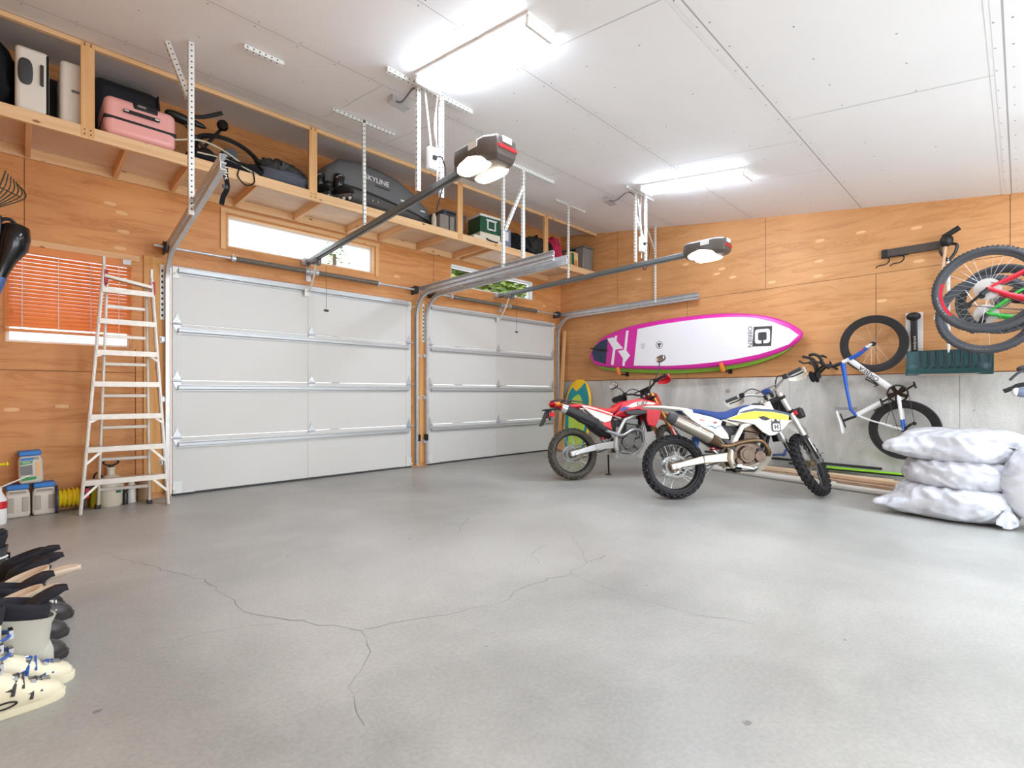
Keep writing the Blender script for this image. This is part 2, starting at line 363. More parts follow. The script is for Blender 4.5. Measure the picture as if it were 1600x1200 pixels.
# ------------------------------------------------------------------ right wall: bare concrete below, plywood above
m_conc = mat_concrete('wall_concrete', (172, 170, 164), (218, 216, 210), 1.7, .7, True, True)
m_patch = mat('concrete_patch', (150, 150, 152), .8)
b = MB(); zc = 1.319
b.bx(0, .18, YB, .14, 0, zc, 1)
b.add([(0, .14, zc), (0, .14, ceil_z(.14)), (0, YB, ceil_z(YB)), (0, YB, zc), (.18, .14, zc), (.18, .14, ceil_z(.14)), (.18, YB, ceil_z(YB)), (.18, YB, zc)],
      [(0, 1, 2, 3), (7, 6, 5, 4), (0, 4, 5, 1), (1, 5, 6, 2), (2, 6, 7, 3), (3, 7, 4, 0)])
def seam_b(y0, z0, y1, z1, w=.003):
    wy, wz = (w, 0) if y0 == y1 else (0, w)
    b.quad([(-.0012, y0 - wy, z0 - wz), (-.0012, y1 + wy, z0 - wz), (-.0012, y1 + wy, z1 + wz), (-.0012, y0 - wy, z1 + wz)], 2)
seam_b(YB, 2.553, 0, 2.553); seam_b(YB, zc, 0, zc, .006); seam_b(-1.302, 2.553, -1.302, 3.93); seam_b(-3.75, 2.553, -3.75, 3.56); seam_b(-2.59, zc, -2.59, 2.553); seam_b(-5.03, zc, -5.03, 2.553); seam_b(-6.2, 2.553, -6.2, 3.2)  # wider line on top of the concrete: joint with the sill plate's shadow painted in
def patch_b(y, z, w=.055, h=.02, mi=3):
    b.quad([(-.001, y + w * math.cos(k * PI / 6), z + h * math.sin(k * PI / 6)) for k in range(12)], mi)
for u, v in ((1281, 376), (1280, 408), (1278, 431), (1206, 441), (998, 436), (1072, 413), (1128, 420), (1120, 428), (1145, 433), (1345, 363), (1432, 356), (1436, 408), (1378, 470)): p = wb(u, v); patch_b(p.y, p.z)
p, q = wb(1305, 636), wb(1339, 641); b.quad([(-.001, p.y, p.z), (-.001, q.y, p.z), (-.001, q.y, q.z), (-.001, p.y, q.z)], 4)
p = wb(1137, 611); patch_b(p.y, p.z, .035, .03, 4)
for y in (-4.06, -5.8): b.quad([(-.001, y - .003, 0), (-.001, y + .003, 0), (-.001, y + .003, zc), (-.001, y - .003, zc)], 4)
tag(b.build('wall_right', [MT['ply_b'], m_conc, MT['seam'], MT['ply_pale'], m_patch], smooth=0), kind='structure')
b = MB(); b.bx(XL - .14, XL, YB, 0, 0, 4.14); tag(b.build('wall_left', [MT['ply_b']], smooth=0), kind='structure')
b = MB(); WB_ = (-7.4, -.6, .25, 2.55)
for r_ in ((XL, WB_[0], 0, 3.0), (WB_[1], 0, 0, 3.0), (WB_[0], WB_[1], 0, WB_[2]), (WB_[0], WB_[1], WB_[3], 3.0)): b.bx(r_[0], r_[1], YB - .14, YB, r_[2], r_[3])
tag(b.build('wall_back', [MT['white_matte']], smooth=0), kind='structure')
wr = thing('window_4', None, None, (-4, YB - .07, 1.4), kind='structure'); b = MB()  # unseen window, made up so extra light can enter from behind
for x in (-3.36, -1.13, 1.13, 3.36): b.bx(x - .04, x + .04, -.05, .05, -1.15, 1.15)
for z in (-1.11, 1.11): b.bx(-3.4, 3.4, -.05, .05, z - .04, z + .04)
b.build('window_frame', MT['white'], wr)
# ------------------------------------------------------------------ boards framing the doors
def trim(n, x0, x1, z0, z1, t=.016, m='board_z'):
    q = MB(); q.bx(x0, x1, -t, 0, z0, z1); tag(q.build('trim_%d' % n, MT[m], bevel=.003), kind='structure')
trim(1, -6.60, -6.40, .06, 2.49); trim(2, -3.375, -3.27, .06, 2.47); trim(3, -3.265, -3.14, .06, 2.47); trim(4, -.165, -.06, .04, 2.3)
trim(6, -5.9, -3.93, 3.115, 3.165, .022, 'pine_x'); trim(7, -5.9, -5.845, 2.70, 3.115, .018, 'pine_z'); trim(8, -3.985, -3.93, 2.70, 3.115, .018, 'pine_z')
trim(5, -7.66, -6.63, 2.41, 2.47, .02, 'pine_x')
# ------------------------------------------------------------------ windows
m_vinyl = mat('window_vinyl', (228, 228, 228), .4); m_glass = bpy.data.materials.new('window_glass'); m_glass.use_nodes = True
nt = m_glass.node_tree; nt.nodes.remove(nt.nodes['Principled BSDF']); tb = nt.nodes.new('ShaderNodeBsdfTransparent'); gb = nt.nodes.new('ShaderNodeBsdfGlossy'); gb.inputs['Roughness'].default_value = .02
mx = nt.nodes.new('ShaderNodeMixShader'); mx.inputs[0].default_value = .06; nt.links.new(tb.outputs[0], mx.inputs[1]); nt.links.new(gb.outputs[0], mx.inputs[2]); nt.links.new(mx.outputs[0], nt.nodes['Material Output'].inputs[0])
def window(n, w, fm, wood):
    r = thing('window_%d' % n, None, None, ((w[0] + w[1]) / 2, .07, (w[2] + w[3]) / 2), kind='structure')
    hx, hz = (w[1] - w[0]) / 2, (w[3] - w[2]) / 2; b = MB(); t = .035
    for s in (-1, 1): b.bx(-hx, hx, -.01, .05, s * hz, s * (hz - t)); b.bx(s * hx, s * (hx - t), -.01, .05, -hz + t, hz - t)
    b.build('window_frame', fm, r, bevel=.004)
    b = MB(); t = .012
    for s in (-1, 1): b.bx(-hx, hx, -.074, -.01, s * hz, s * (hz - t)); b.bx(s * hx, s * (hx - t), -.074, -.01, -hz + t, hz - t)
    b.build('window_casing', MT[wood], r, bevel=.002)
    b = MB(); t = .035; b.bx(-hx + t, hx - t, .018, .024, -hz + t, hz - t); b.build('window_pane', m_glass, r)
    return r
window(1, W1, m_vinyl, 'board_z'); window(2, W2, m_vinyl, 'pine_x'); window(3, W3, m_vinyl, 'galv_white')
# bushes and trees seen through the glass
m_leaf = [mat('leaf_%d' % i, c, .6) for i, c in enumerate(((74, 116, 40), (128, 160, 62), (178, 196, 92), (48, 84, 36)))]
m_trunk = mat('trunk', (90, 70, 52), .8)
def tree(name, label, c, r, n, size, gx=1.0):
    t = thing(name, label, 'tree', (c[0], c[1], -.3)); b = MB(); hz = c[2] + .3
    b.tube([(0, 0, 0), (.05, .03, hz * .5), (0, 0, hz)], [.12, .08, .04]); b.build('trunk', m_trunk, t)
    b = MB()
    for i in range(n):
        q = V((random.gauss(0, .5) * r * gx, random.gauss(0, .45) * r, random.gauss(0, .5) * r + hz)); a = random.uniform(0, 6.3); e = random.uniform(-1, 1); s = size * random.uniform(.6, 1.3)
        X = TR(*q) @ RZ(a) @ RX(e); b.add([(-s, 0, 0), (0, -s * .45, .1 * s), (s, 0, 0), (0, s * .45, .1 * s)], [(0, 1, 2, 3)], random.choice((0, 0, 1, 1, 2, 3)), X)
    tag(b.build('foliage', m_leaf, t), kind='stuff')
tree('broadleaf_tree', 'leafy green tree filling the small high window above the far door, left part', (-1.35, 1.5, 3.25), .8, 4200, .08)
tree('broadleaf_tree', 'sunlit yellow-green tree outside the small high window, right of the denser leafy one', (1.3, 3.0, 3.6), 1.1, 5000, .09, 1.1)
tree('broadleaf_tree', 'thin sprig of tree tips against white sky in the long high window', (-2.7, 4.0, 4.05), .24, 120, .05)
# ------------------------------------------------------------------ sectional garage doors
m_door = mat('door_panel_white', (214, 214, 210), .42, bump=.08, bscale=160); m_seal = mat('door_seal', (60, 60, 62), .7)
m_strut = mat('door_strut', (188, 191, 192), .38, .35)
def garage_door(n, x0, x1):
    r = thing('door_%d' % n, None, None, (0, 0, 0), kind='structure'); x0 += .012; x1 -= .012; zt = [.02, .615, 1.22, 1.825, DH - .006]
    for i in range(4):
        b = MB(); b.bx(x0, x1, .004, .05, zt[i] + .003, zt[i + 1] - .003)
        for xa, xb in ((x0, x0 + .085), (x1 - .085, x1), ((x0 + x1) / 2 - .04, (x0 + x1) / 2 + .04)): b.bx(xa, xb, -.0015, .006, zt[i] + .006, zt[i + 1] - .006)
        b.build('door_panel', m_door, r, bevel=.003)
        b = MB(); z = zt[i + 1] - .055 if i == 3 else zt[i + 1] - .075
        pr = [(-.034, .0), (-.034, -.012), (-.022, -.012), (-.014, -.05), (.014, -.05), (.022, -.012), (.034, -.012), (.034, 0)]
        b.rings([[V((x, p[1] - .002, z + p[0])) for p in pr] for x in (x0 + .05, x1 - .05)]); b.build('strut', m_strut, r)
    for z in zt[1:4]:
        for k, x in enumerate((x0 + .04, (x0 + x1) / 2, x1 - .04)):
            b = MB(); poly = [(x - .036, z - .03), (x + .036, z - .03), (x + .04, z + .01), (x + .018, z + .055), (x, z + .105), (x - .018, z + .055), (x - .04, z + .01)]
            b.prism(poly, -.012, -.002); b.prism([(x - .03, z - .03), (x + .03, z - .03), (x + .012, z - .085), (x - .012, z - .085)], -.01, -.002)
            b.cyl((x - .042, -.02, z - .004), (x + .042, -.02, z - .004), .011, n=10)
            for zz in (z + .03, z + .07): b.cyl((x, -.018, zz), (x, -.01, zz), .006, n=6)
            if k != 1:
                s = -1 if k == 0 else 1; b.cyl((x, -.025, z - .004), (x + s * .085, -.03, z - .004), .006, n=8)
            b.build('hinge', MT['galv'], r)
    b = MB(); b.bx(x0, x1, -.004, .05, 0, .022); b.build('bottom_seal', m_seal, r)
    for s, x in ((1, x0), (-1, x1)):
        b = MB(); b.bx(x, x + s * .085, -.016, -.002, .03, .15); b.bx(x, x + s * .03, -.05, -.002, .05, .065); b.bx(x, x + s * .2, -.022, -.002, .024, .036); b.build('bottom_bracket', MT['galv_white'], r, bevel=.002)
        b = MB(); b.bx(x, x + s * .06, -.014, -.002, DH - .14, DH - .02); b.cyl((x + s * .03, -.03, DH - .09), (x - s * .05, -.04, DH - .09), .006, n=8); b.build('top_bracket', MT['galv_white'], r, bevel=.002)
garage_door(1, *D1); garage_door(2, *D2)
# ------------------------------------------------------------------ curved door tracks
cprof = [(-.026, .017), (-.026, -.019), (.026, -.019), (.026, .017), (.018, .017), (.018, -.012), (-.018, -.012), (-.018, .017)]
def door_track(x, label, xe=None, yend=-2.75, hz=2.545, dbl=1, leng=None, s=1):
    t = thing('door_track', label, 'track', (x, 0, 0), group='curved garage door tracks'); xe = (x if xe is None else xe) - x
    R = .34; pts = [(0, -.055, .03), (0, -.055, 1.0), (0, -.055, hz - R)]; pts += [tuple(p) for p in arc((0, -.055 - R, hz - R), R, 0, PI / 2, 10, 1)][1:]
    pts += [(xe * .5, (-.4 + yend) / 2, hz + .01), (xe, yend, hz + .025)]
    b = MB(); rings = []
    P = [V(p) for p in pts]
    for i, p in enumerate(P):
        d = (P[min(i + 1, len(P) - 1)] - P[max(0, i - 1)]).normalized(); side = V((1, 0, 0)); side = (side - d * side.dot(d)).normalized(); nn = side.cross(d)
        rings.append([p + nn * a + side * (c * s) for a, c in cprof])
    b.rings(rings); b.build('rail', MT['galv'], t)
    b = MB(); ya, yb = -.12, yend; za = hz + .055
    for p, q in (((-.02 * s, 0, 0), (.004, .05)), ((0, 0, .025), (.045, .004))):
        b.bar((p[0], ya, za + p[2]), (xe + p[0], yb, za + .02 + p[2]), q[0], q[1])
    b.build('support_angle', MT['galv'], t)
    for z in (.35, 1.0, 1.62): b = MB(); b.bx(-.05 * s, .005, -.06, -.017, z, z + .045); b.bx(-.06 * s, -.02 * s, -.022, -.017, z - .01, z + .055); b.build('wall_bracket', MT['galv'], t)
    b = MB(); b.bx(-.055 * s, -.02 * s, -.022, -.0165, 1.85, 2.42)
    for k in range(9): b.bx(-.046 * s, -.03 * s, -.0235, -.0215, 1.88 + k * .058, 1.905 + k * .058, 1)
    b.build('flag_bracket', [MT['galv_white'], MT['hole']], t)
    return t
door_track(-6.405, 'curved steel track along the left edge of the nearer, left garage door', -6.555, -2.62, s=1)
door_track(-3.345, 'curved steel track right of the left garage door, on the shared post', -3.33, -2.68, s=-1)
door_track(-3.165, 'curved steel track left of the right garage door, on the shared post', -3.15, -2.74, 2.52, s=1)
door_track(-.145, 'curved steel track at the far right door edge, running along the plywood wall', -.13, -2.83, 2.52, s=-1)
# ------------------------------------------------------------------ torsion shafts over the doors
def torsion(x0, x1, xm, spr, label, z=2.585):
    t = thing('torsion_spring_shaft', label, 'door spring', (0, -.12, z), group='torsion spring shafts')
    b = MB(); b.cyl((x0 - .1, 0, 0), (x1 + .08, 0, 0), .0135, n=12); b.build('shaft', MT['galv'], t)
    for xa, xb in spr:
        b = MB(); n = int((xb - xa) / .012); b.tube([(xa + (xb - xa) * i / n, 0, 0) for i in range(n + 1)], [.031 if i % 2 else .0275 for i in range(n + 1)], 14)
        o = b.build('spring', MT['spring'], t, smooth=25)
        for x in (xa, xb): c = MB(); c.cyl((x - .02, 0, 0), (x + .02, 0, 0), .036, n=14); c.box((x, 0, .035), (.012, .012, .02)); c.build('winding_cone', MT['galv'], o)
    for x in (x0, x1):
        b = MB(); b.lathe([(0, -.025), (.055, -.025), (.06, -.02), (.05, -.012), (.05, .012), (.06, .02), (.03, .03), (0, .03)], 20, X=TR(x, 0, 0) @ RY(PI / 2)); b.build('cable_drum', MT['dark_grey'], t)
        b = MB(); b.bx(x - .006, x + .006, -.05, .118, -.06, .05); b.build('bearing_plate', MT['dark_grey'], t)
    b = MB(); b.bx(xm - .03, xm + .03, .10, .119, -.1, .06); b.bx(xm - .02, xm + .02, -.01, .1, -.03, -.02); b.cyl((xm - .03, 0, 0), (xm + .03, 0, 0), .03, n=14); b.build('centre_bracket', MT['galv'], t)
mk('spring', (120, 112, 100), .5, .5)
torsion(-6.43, -3.40, -4.92, [(-5.80, -4.98), (-4.86, -4.0)], 'torsion spring shaft above the left garage door')
torsion(-3.10, -.22, -1.62, [(-2.75, -1.7), (-1.5, -.8)], 'torsion spring shaft above the right garage door', 2.575)
# ------------------------------------------------------------------ openers
m_open = mat('opener_housing', (88, 80, 74), .38); m_lens = mat('opener_lens', (255, 250, 240), .4, emit=(255, 240, 214), es=6); m_red = mat('opener_stripe', (190, 34, 42), .4); m_railg = mat('opener_rail', (120, 128, 130), .35, .4)
def opener(x, z0, z1, ytop, label, xm=None):
    t = thing('garage_door_opener', label, 'opener', (x, 0, 0), group='ceiling-hung garage door openers')
    b = MB(); L = ytop; b.bar((0, -.1, z0), (0, L, z1), .05, .05); b.bar((0, -.1, z0 - .034), (0, L, z1 - .034), .022, .02); b.build('rail', m_railg, t, bevel=.005)
    b = MB(); b.bx(-.05, .05, -.10, -.002, z0 - .03, z0 + .05); b.build('header_bracket', MT['galv'], t)
    yt = -.33; zt = z0 + (z1 - z0) * (yt / L)
    b = MB(); b.bx(-.045, .045, yt - .07, yt + .07, zt - .075, zt - .02); b.bx(-.02, .02, yt - .12, yt - .05, zt - .11, zt - .05); o = b.build('trolley', MT['grey'], t, bevel=.008)
    b = MB(); b.tube([(0, yt, zt - .07), (.01, yt + .07, zt - .2), (.03, -.09, DH - .09), (0, -.055, DH - .1)], .011, 8); b.bx(-.025, .025, -.07, -.052, DH - .15, DH - .06); b.build('door_arm', MT['galv_white'], t)
    b = MB(); b.cyl((.09, yt - .09, zt - .1), (.09, yt - .09, zt - .62), .0025, n=6); b.ell((.09, yt - .09, zt - .64), (.035, .012, .015)); b.build('release_cord', MT['dark_grey'], t)
    # motor unit: long hull with rounded ends, two lit lenses, red band
    zc = z1; y0, y1 = L + .03, L - .47; hw = .155
    outl = [(-hw + .05, y0), (hw - .05, y0), (hw, y0 - .07), (hw, y1 + .1), (hw - .06, y1), (-hw + .06, y1), (-hw, y1 + .1), (-hw, y0 - .07)]
    b = MB(); cy = (y0 + y1) / 2
    def ring(k, z): return [V((px * k, cy + (py - cy) * (k * .5 + .5), z)) for px, py in outl]
    b.rings([ring(.72, zc - .085), ring(.97, zc - .05), ring(1, zc + .02), ring(.96, zc + .075), ring(.8, zc + .095)]); b.build('motor_housing', m_open, t, bevel=.008)
    for s in (-1, 1):
        b = MB(); b.ell((s * .088, cy + .02, zc - .052), (.066, .165, .062), p=.55); b.build('light_lens', m_lens, t)
    b = MB(); b.bx(-.09, .09, y1 - .006, y1 + .08, zc - .01, zc + .018); b.bar((hw + .003, y1 + .1, zc + .004), (hw - .06, y1 - .004, zc + .004), .01, .024); b.build('red_band', m_red, t, bevel=.004)
    b = MB(); b.bx(-hw - .002, -hw + .004, y1 + .16, y1 + .26, zc + .02, zc + .07); b.build('paper_label', MT['white'], t); b = MB(); b.bx(-.05, .04, y1 - .008, y1, zc + .035, zc + .078); b.build('paper_label', MT['white'], t)
    return t
opener(-4.96, 2.70, 2.875, -3.17, 'garage door opener with two lit lenses, motor nearest, over the left door')
opener(-1.72, 2.735, 2.775, -3.46, 'farther garage door opener with lit lenses, in front of the plywood wall')
# ------------------------------------------------------------------ perforated steel angle hangers
def perf(b, p0, p1, w=.032, up=(0, 0, 1), step=.045, hs=.011):
    p0, p1 = V(p0), V(p1); x, y, d = frame_along(p1 - p0, up); t = .003
    b.bar(p0, p1, w, t, up); b.bar(p0 + x * (w / 2) + y * (w / 2), p1 + x * (w / 2) + y * (w / 2), t, w, up)
    L = (p1 - p0).length; n = int(L / step)
    for k in range(n):
        c = p0 + d * (step * (k + .5))
        for s in (-1, 1):
            o = c + y * (s * (t / 2 + .0006)); b.quad([o + x * (i * hs / 2) + d * (j * hs / 2) for i, j in ((-1, -1), (1, -1), (1, 1), (-1, 1))], 1)
        o = c + x * (w / 2 - t / 2 - .0006) + y * (w / 2); b.quad([o + y * (i * hs / 2) + d * (j * hs / 2) for i, j in ((-1, -1), (1, -1), (1, 1), (-1, 1))], 1)
        o = c + x * (w / 2 + t / 2 + .0006) + y * (w / 2); b.quad([o + y * (i * hs / 2) + d * (j * hs / 2) for i, j in ((-1, -1), (1, -1), (1, 1), (-1, 1))], 1)
def hanger(label, parts, w=.032):
    t = thing('perforated_angle_hanger', label, 'bracket', (0, 0, 0), group='perforated ceiling hangers')
    c = V(parts[0][1][0]); t.location = c
    for nm, (p0, p1), up in parts:
        b = MB(); perf(b, V(p0) - c, V(p1) - c, w, up); b.build(nm, [MT['galv_white'], MT['hole']], t, smooth=0)
    return t
def top(x, y): return (x, y, ceil_z(y) - .004)
def bar_c(x0, x1, y): return ((x0, y, ceil_z(y) - .02), (x1, y, ceil_z(y) - .02))
hanger('perforated hanger with slanted brace holding the left door track, at the upper left', [('upright', (top(-6.53, -1.66), (-6.53, -1.66, 2.50)), (0, 1, 0)), ('brace', (top(-6.66, -1.50), (-6.54, -1.62, 3.45)), (0, 1, 0))], .038)
hanger('single thin perforated strap in front of the roof box', [('upright', (top(-4.98, -1.55), (-4.97, -1.55, 2.80)), (0, 1, 0)), ('ceiling_bar', bar_c(-5.31, -4.62, -1.55), (0, 1, 0))], .026)
hanger('two perforated uprights holding the nearer opener beside the near ceiling lamp', [('upright', (top(-5.09, -2.70), (-5.09, -2.70, 2.80)), (0, 1, 0)), ('upright', (top(-4.86, -2.72), (-4.86, -2.72, 2.80)), (0, 1, 0)), ('ceiling_bar', bar_c(-5.39, -4.5, -2.70), (0, 1, 0))], .032)
hanger('two perforated uprights with a brace over the paired door tracks', [('upright', (top(-3.33, -1.90), (-3.33, -1.90, 2.6)), (0, 1, 0)), ('upright', (top(-3.15, -2.06), (-3.15, -2.06, 2.58)), (0, 1, 0)), ('brace', (top(-3.2, -2.1)[:2] + (3.55,), (-3.32, -1.92, 3.05)), (0, 1, 0)), ('ceiling_bar', bar_c(-3.95, -2.6, -2.07), (0, 1, 0))], .032)
hanger('single thin perforated strap holding the farther opener near the grey lidded tote', [('upright', (top(-1.72, -1.60), (-1.72, -1.60, 2.76)), (0, 1, 0)), ('ceiling_bar', bar_c(-2.02, -1.33, -1.60), (0, 1, 0))], .026)
hanger('two perforated uprights with braces holding the farther opener by the far ceiling lamp', [('upright', (top(-1.80, -2.78), (-1.80, -2.78, 2.79)), (0, 1, 0)), ('upright', (top(-1.65, -2.84), (-1.65, -2.84, 2.79)), (0, 1, 0)), ('brace', ((-1.79, -2.78, 3.4), (-1.66, -2.84, 3.0)), (0, 1, 0)), ('ceiling_bar', bar_c(-2.06, -1.4, -2.80), (0, 1, 0))], .026)
hanger('perforated strap against the plywood wall holding the far right track', [('upright', (top(-.13, -2.12), (-.13, -2.12, 2.56)), (0, 1, 0)), ('brace', (top(-.13, -1.95), (-.13, -2.12, 3.35)), (1, 0, 0))], .024)
hanger('short loose perforated strip screwed to the ceiling above the shelf', [('ceiling_bar', bar_c(-6.25, -5.95, -2.02), (0, 1, 0))], .03)
# ------------------------------------------------------------------ fluorescent fixtures
m_tube = mat('lamp_lens', (255, 255, 255), .5, emit=(224, 238, 255), es=24)
def lamp(x, y0, y1, label):
    t = thing('fluorescent_ceiling_lamp', label, 'ceiling lamp', (x, (y0 + y1) / 2, ceil_z((y0 + y1) / 2)), group='fluorescent ceiling lamps')
    a = math.atan(.1474); R = RX(a); L = (y0 - y1) / 2 / math.cos(a); w = .112
    b = MB(); b.bx(-w - .02, w + .02, -L, L, -.02, 0); o = b.build('lamp_body', MT['white'], t); o.rotation_euler = (a, 0, 0)
    b = MB(); n = 10; rings = []
    for yy in (-L + .03, L - .03):
        rings.append([V((-w, yy, -.02))] + [V((-w + .02 + (2 * w - .04) * i / n, yy, -.07 - .012 * math.sin(PI * i / n))) for i in range(n + 1)] + [V((w, yy, -.02))])
    b.rings(rings, open_ring=False); o = b.build('lamp_lens', m_tube, t); o.rotation_euler = (a, 0, 0)
    for s in (-1, 1):
        b = MB(); b.bx(-w - .012, w + .012, s * (L - .03), s * L, -.082, -.018); o = b.build('end_cap', MT['white'], t, bevel=.006); o.rotation_euler = (a, 0, 0)
    return t
lamp(-5.07, -2.80, -4.08, 'nearer lit fluorescent lamp on the ceiling, beside the nearer opener hanger')
lamp(-1.86, -2.95, -4.22, 'farther lit fluorescent lamp on the ceiling, towards the plywood wall')
lamp(-5.07, -6.2, -7.5, 'added unseen fill lamp behind the viewpoint, left'); lamp(-1.86, -6.5, -7.8, 'added unseen fill lamp behind the viewpoint, right')  # unseen pair, added to fill the room with more light
# ------------------------------------------------------------------ ceiling boxes, outlet boxes and cords
def jbox(p, p2, label):
    t = thing('junction_box', label, 'junction box', p, group='ceiling junction boxes')
    b = MB(); b.box((0, 0, -.028), (.1, .1, .05)); b.build('box_body', MT['galv'], t, bevel=.004)
    b = MB(); b.box((.06, 0, -.05), (.16, .11, .006), X=RY(.12)); b.build('cover_plate', MT['galv'], t)
    q = V(p2) - V(p); b = MB(); b.tube(spline([(0, 0, -.03), (q.x * .3, q.y * .3, -.09), (q.x * .75, q.y * .75, -.05), q]), .008); b.build('cable', MT['grey'], t)
p = ce(617, 152); jbox(p, (-5.06, -2.66, ceil_z(-2.66) - .06), 'open metal junction box on the ceiling with a grey cable to the nearer opener hanger')
p = ce(950, 309); jbox(p, (-1.82, -2.76, ceil_z(-2.76) - .06), 'open metal junction box on the ceiling with a looped cable near the far lamp')
def outlet(x, y, z, zt, label, rail):
    t = thing('outlet_box', label, 'outlet', (x, y, z), group='outlet boxes hung on the opener hangers')
    b = MB(); b.box((0, 0, 0), (.085, .05, .19)); b.build('box_body', MT['white'], t, bevel=.006)
    b = MB(); b.bx(-.025, .025, -.03, -.024, -.05, .05); b.build('socket', MT['white_matte'], t)
    b = MB(); b.tube(spline([(-.01, 0, .09), (-.03, .0, .25), (-.06, .02, zt - z)]), .008); b.build('conduit', MT['galv_white'], t)
    b = MB(); b.tube(spline([(.0, -.03, .0), (.06, -.06, .01), (.11, -.04, -.12), (.08, 0, -.32), rail]), .006); b.box((0, -.035, .0), (.035, .03, .03)); b.build('plug_cord', MT['black'], t)
outlet(-4.985, -2.74, 3.09, 3.66, 'white outlet box with black plug between the nearer hanger uprights', (.06, .02, -.42))
outlet(-1.73, -2.82, 3.02, 3.6, 'white outlet box with looped black cord between the farther hanger uprights', (.0, .02, -.22))
for x, y, z, l in ((-4.90, -2.70, 2.85, 'pinkish control wires running down the nearer opener hanger'), (-1.70, -2.80, 2.85, 'pinkish control wires running down the farther opener hanger')):
    b = MB()
    for k in range(3): b.tube(spline([(x + .01 * k, y + .01, ceil_z(y)), (x - .012 * k, y + .015, 3.4), (x + .012 * k, y + .01, 3.15), (x - .01 * k, y, z)]), .004, 6, mi=k % 2)
    tag(b.build('control_wire', [mat('wire_pink', (206, 168, 150), .6), MT['white']]), l, 'wire')
# safety sensors low on the post between the doors
for x, l in ((-3.31, 'black safety sensor on the left side of the post between the doors'), (-3.175, 'black safety sensor on the right side of the post between the doors')):
    t = thing('door_sensor', l, 'sensor', (x, -.06, .43), group='door safety sensors'); b = MB(); b.box((0, 0, 0), (.05, .045, .1)); b.build('sensor_body', MT['black'], t, bevel=.006)
    b = MB(); b.box((0, .03, -.06), (.07, .03, .012)); b.build('sensor_bracket', MT['galv'], t)
# ------------------------------------------------------------------ overhead storage shelf along the door wall
SZ = 3.300; SY = -.86
t = thing('overhead_storage_shelf', 'long open pine storage shelf under the ceiling above the garage doors', 'shelf', (-4, 0, 3.2)); o0 = V((-4, 0, 3.2))
def pb(name, x0, x1, y0, y1, z0, z1, m, bev=.003):
    b = MB(); b.bx(x0 + 4, x1 + 4, y0, y1, z0 - 3.2, z1 - 3.2); return b.build(name, MT[m], t, bevel=bev)
x0, x1 = XL + .005, -.004
pb('front_beam', x0, x1, SY, SY + .038, 3.19, 3.292, 'pine_x'); pb('wall_ledger', x0, x1, -.038, -.002, 3.19, 3.284, 'pine_x')
MT['deck'] = mat_ply('shelf_deck_ply', (226, 198, 168), (232, 208, 180), (236, 214, 190), 0)
pb('shelf_deck', x0, x1, SY + .038, -.003, 3.284, 3.299, 'deck', 0)
zr = ceil_z(SY); pb('top_rail', x0, x1, SY, SY + .038, zr - .045, zr - .004, 'pine_x')
for x in (-7.10, -5.215, -3.17, -1.385): pb('post', x - .045, x + .045, SY - .001, SY + .037, 3.2, zr - .004, 'pine_z')
for x in (-7.45, -6.83, -6.36, -5.76, -5.1, -4.42, -3.95, -3.32, -2.65, -2.5, -1.6, -1.0, -.4): pb('joist', x - .019, x + .019, SY + .038, -.04, 3.192, 3.283, 'pine_y')
b = MB()
for x in (-7.10, -5.215, -3.17, -1.385):
    for z in (3.225, 3.262, zr - .02, zr - .035):
        for s in (-1, 1): c = (x + 4 + s * .02, SY - .003, z - 3.2); b.cyl((c[0], c[1] + .004, c[2]), c, .006, n=8)
b.build('screw', MT['dark_grey'], t)
# ------------------------------------------------------------------ luggage
def suitcase(label, c, d, m, group='suitcases on the overhead shelf', tag_='hard', face='y', handles=True):
    """rounded shell; the visible broad edge faces -y"""
    t = thing('suitcase', label, 'suitcase', (c[0], c[1], SZ), group=group); w, dp, h = d
    b = MB(); b.box((0, 0, h / 2 + .012), (w, dp, h - .012)); b.build('shell', m, t, bevel=min(w, h) * .16, seg=4)
    b = MB(); b.box((0, 0, h * .46), (w + .006, dp + .006, .028)) if w >= h * .9 else b.box((w * .44, 0, h / 2), (.02, dp + .002, h - .03)); b.build('zip_band', MT['black'], t, bevel=.01)
    if handles:
        if w >= h * .9:
            b = MB(); b.bx(-.06, .12, -dp / 2 - .008, -dp / 2 + .03, h * .82, h + .004); b.build('trolley_plate', MT['black'], t, bevel=.012)
            b = MB(); b.bx(-.03, .03, -dp / 2 - .018, -dp / 2 - .012, h * .88, h * .93); b.build('logo_plate', MT['chrome'], t)
            b = MB(); b.bar((-.13, -dp / 2 - .02, h * .68), (.13, -dp / 2 - .02, h * .68), .026, .026); b.box((-.11, -dp / 2 - .03, h * .68), (.035, .012, .014), 1); b.box((.11, -dp / 2 - .03, h * .68), (.035, .012, .014), 1); b.build('carry_handle', [MT['black'], MT['white']], t, bevel=.005)
        else:
            b = MB(); b.ell((-w * .2, -dp / 2 - .002, h * .62), (w * .22, .012, h * .2), p=.7); b.build('wheel_recess', MT['dark_grey'], t)
            b = MB(); b.bar((w * .28, -dp / 2 - .012, h * .46), (w * .28, -dp / 2 - .012, h * .78), .024, .02); b.build('carry_handle', MT['dark_grey'], t, bevel=.006)
    for sx in (-1, 1):
        b = MB(); b.cyl((sx * w * .35 - .012, dp * .3, .02), (sx * w * .35 + .012, dp * .3, .02), .02, n=12); b.build('caster', MT['black'], t)
    return t
m_pink = mat('pink_shell', (240, 174, 168), .38); m_wcase = mat('white_shell', (228, 222, 210), .38); m_bcase = mat('black_shell', (34, 35, 40), .42)
suitcase('white hard-shell suitcase with dark oval recess, on the shelf left of the first post', (-7.43, -.52), (.2, .5, .52), m_wcase)
suitcase('plain white hard-shell suitcase squeezed against the first shelf post', (-7.17, -.50), (.19, .5, .53), m_wcase, handles=False)
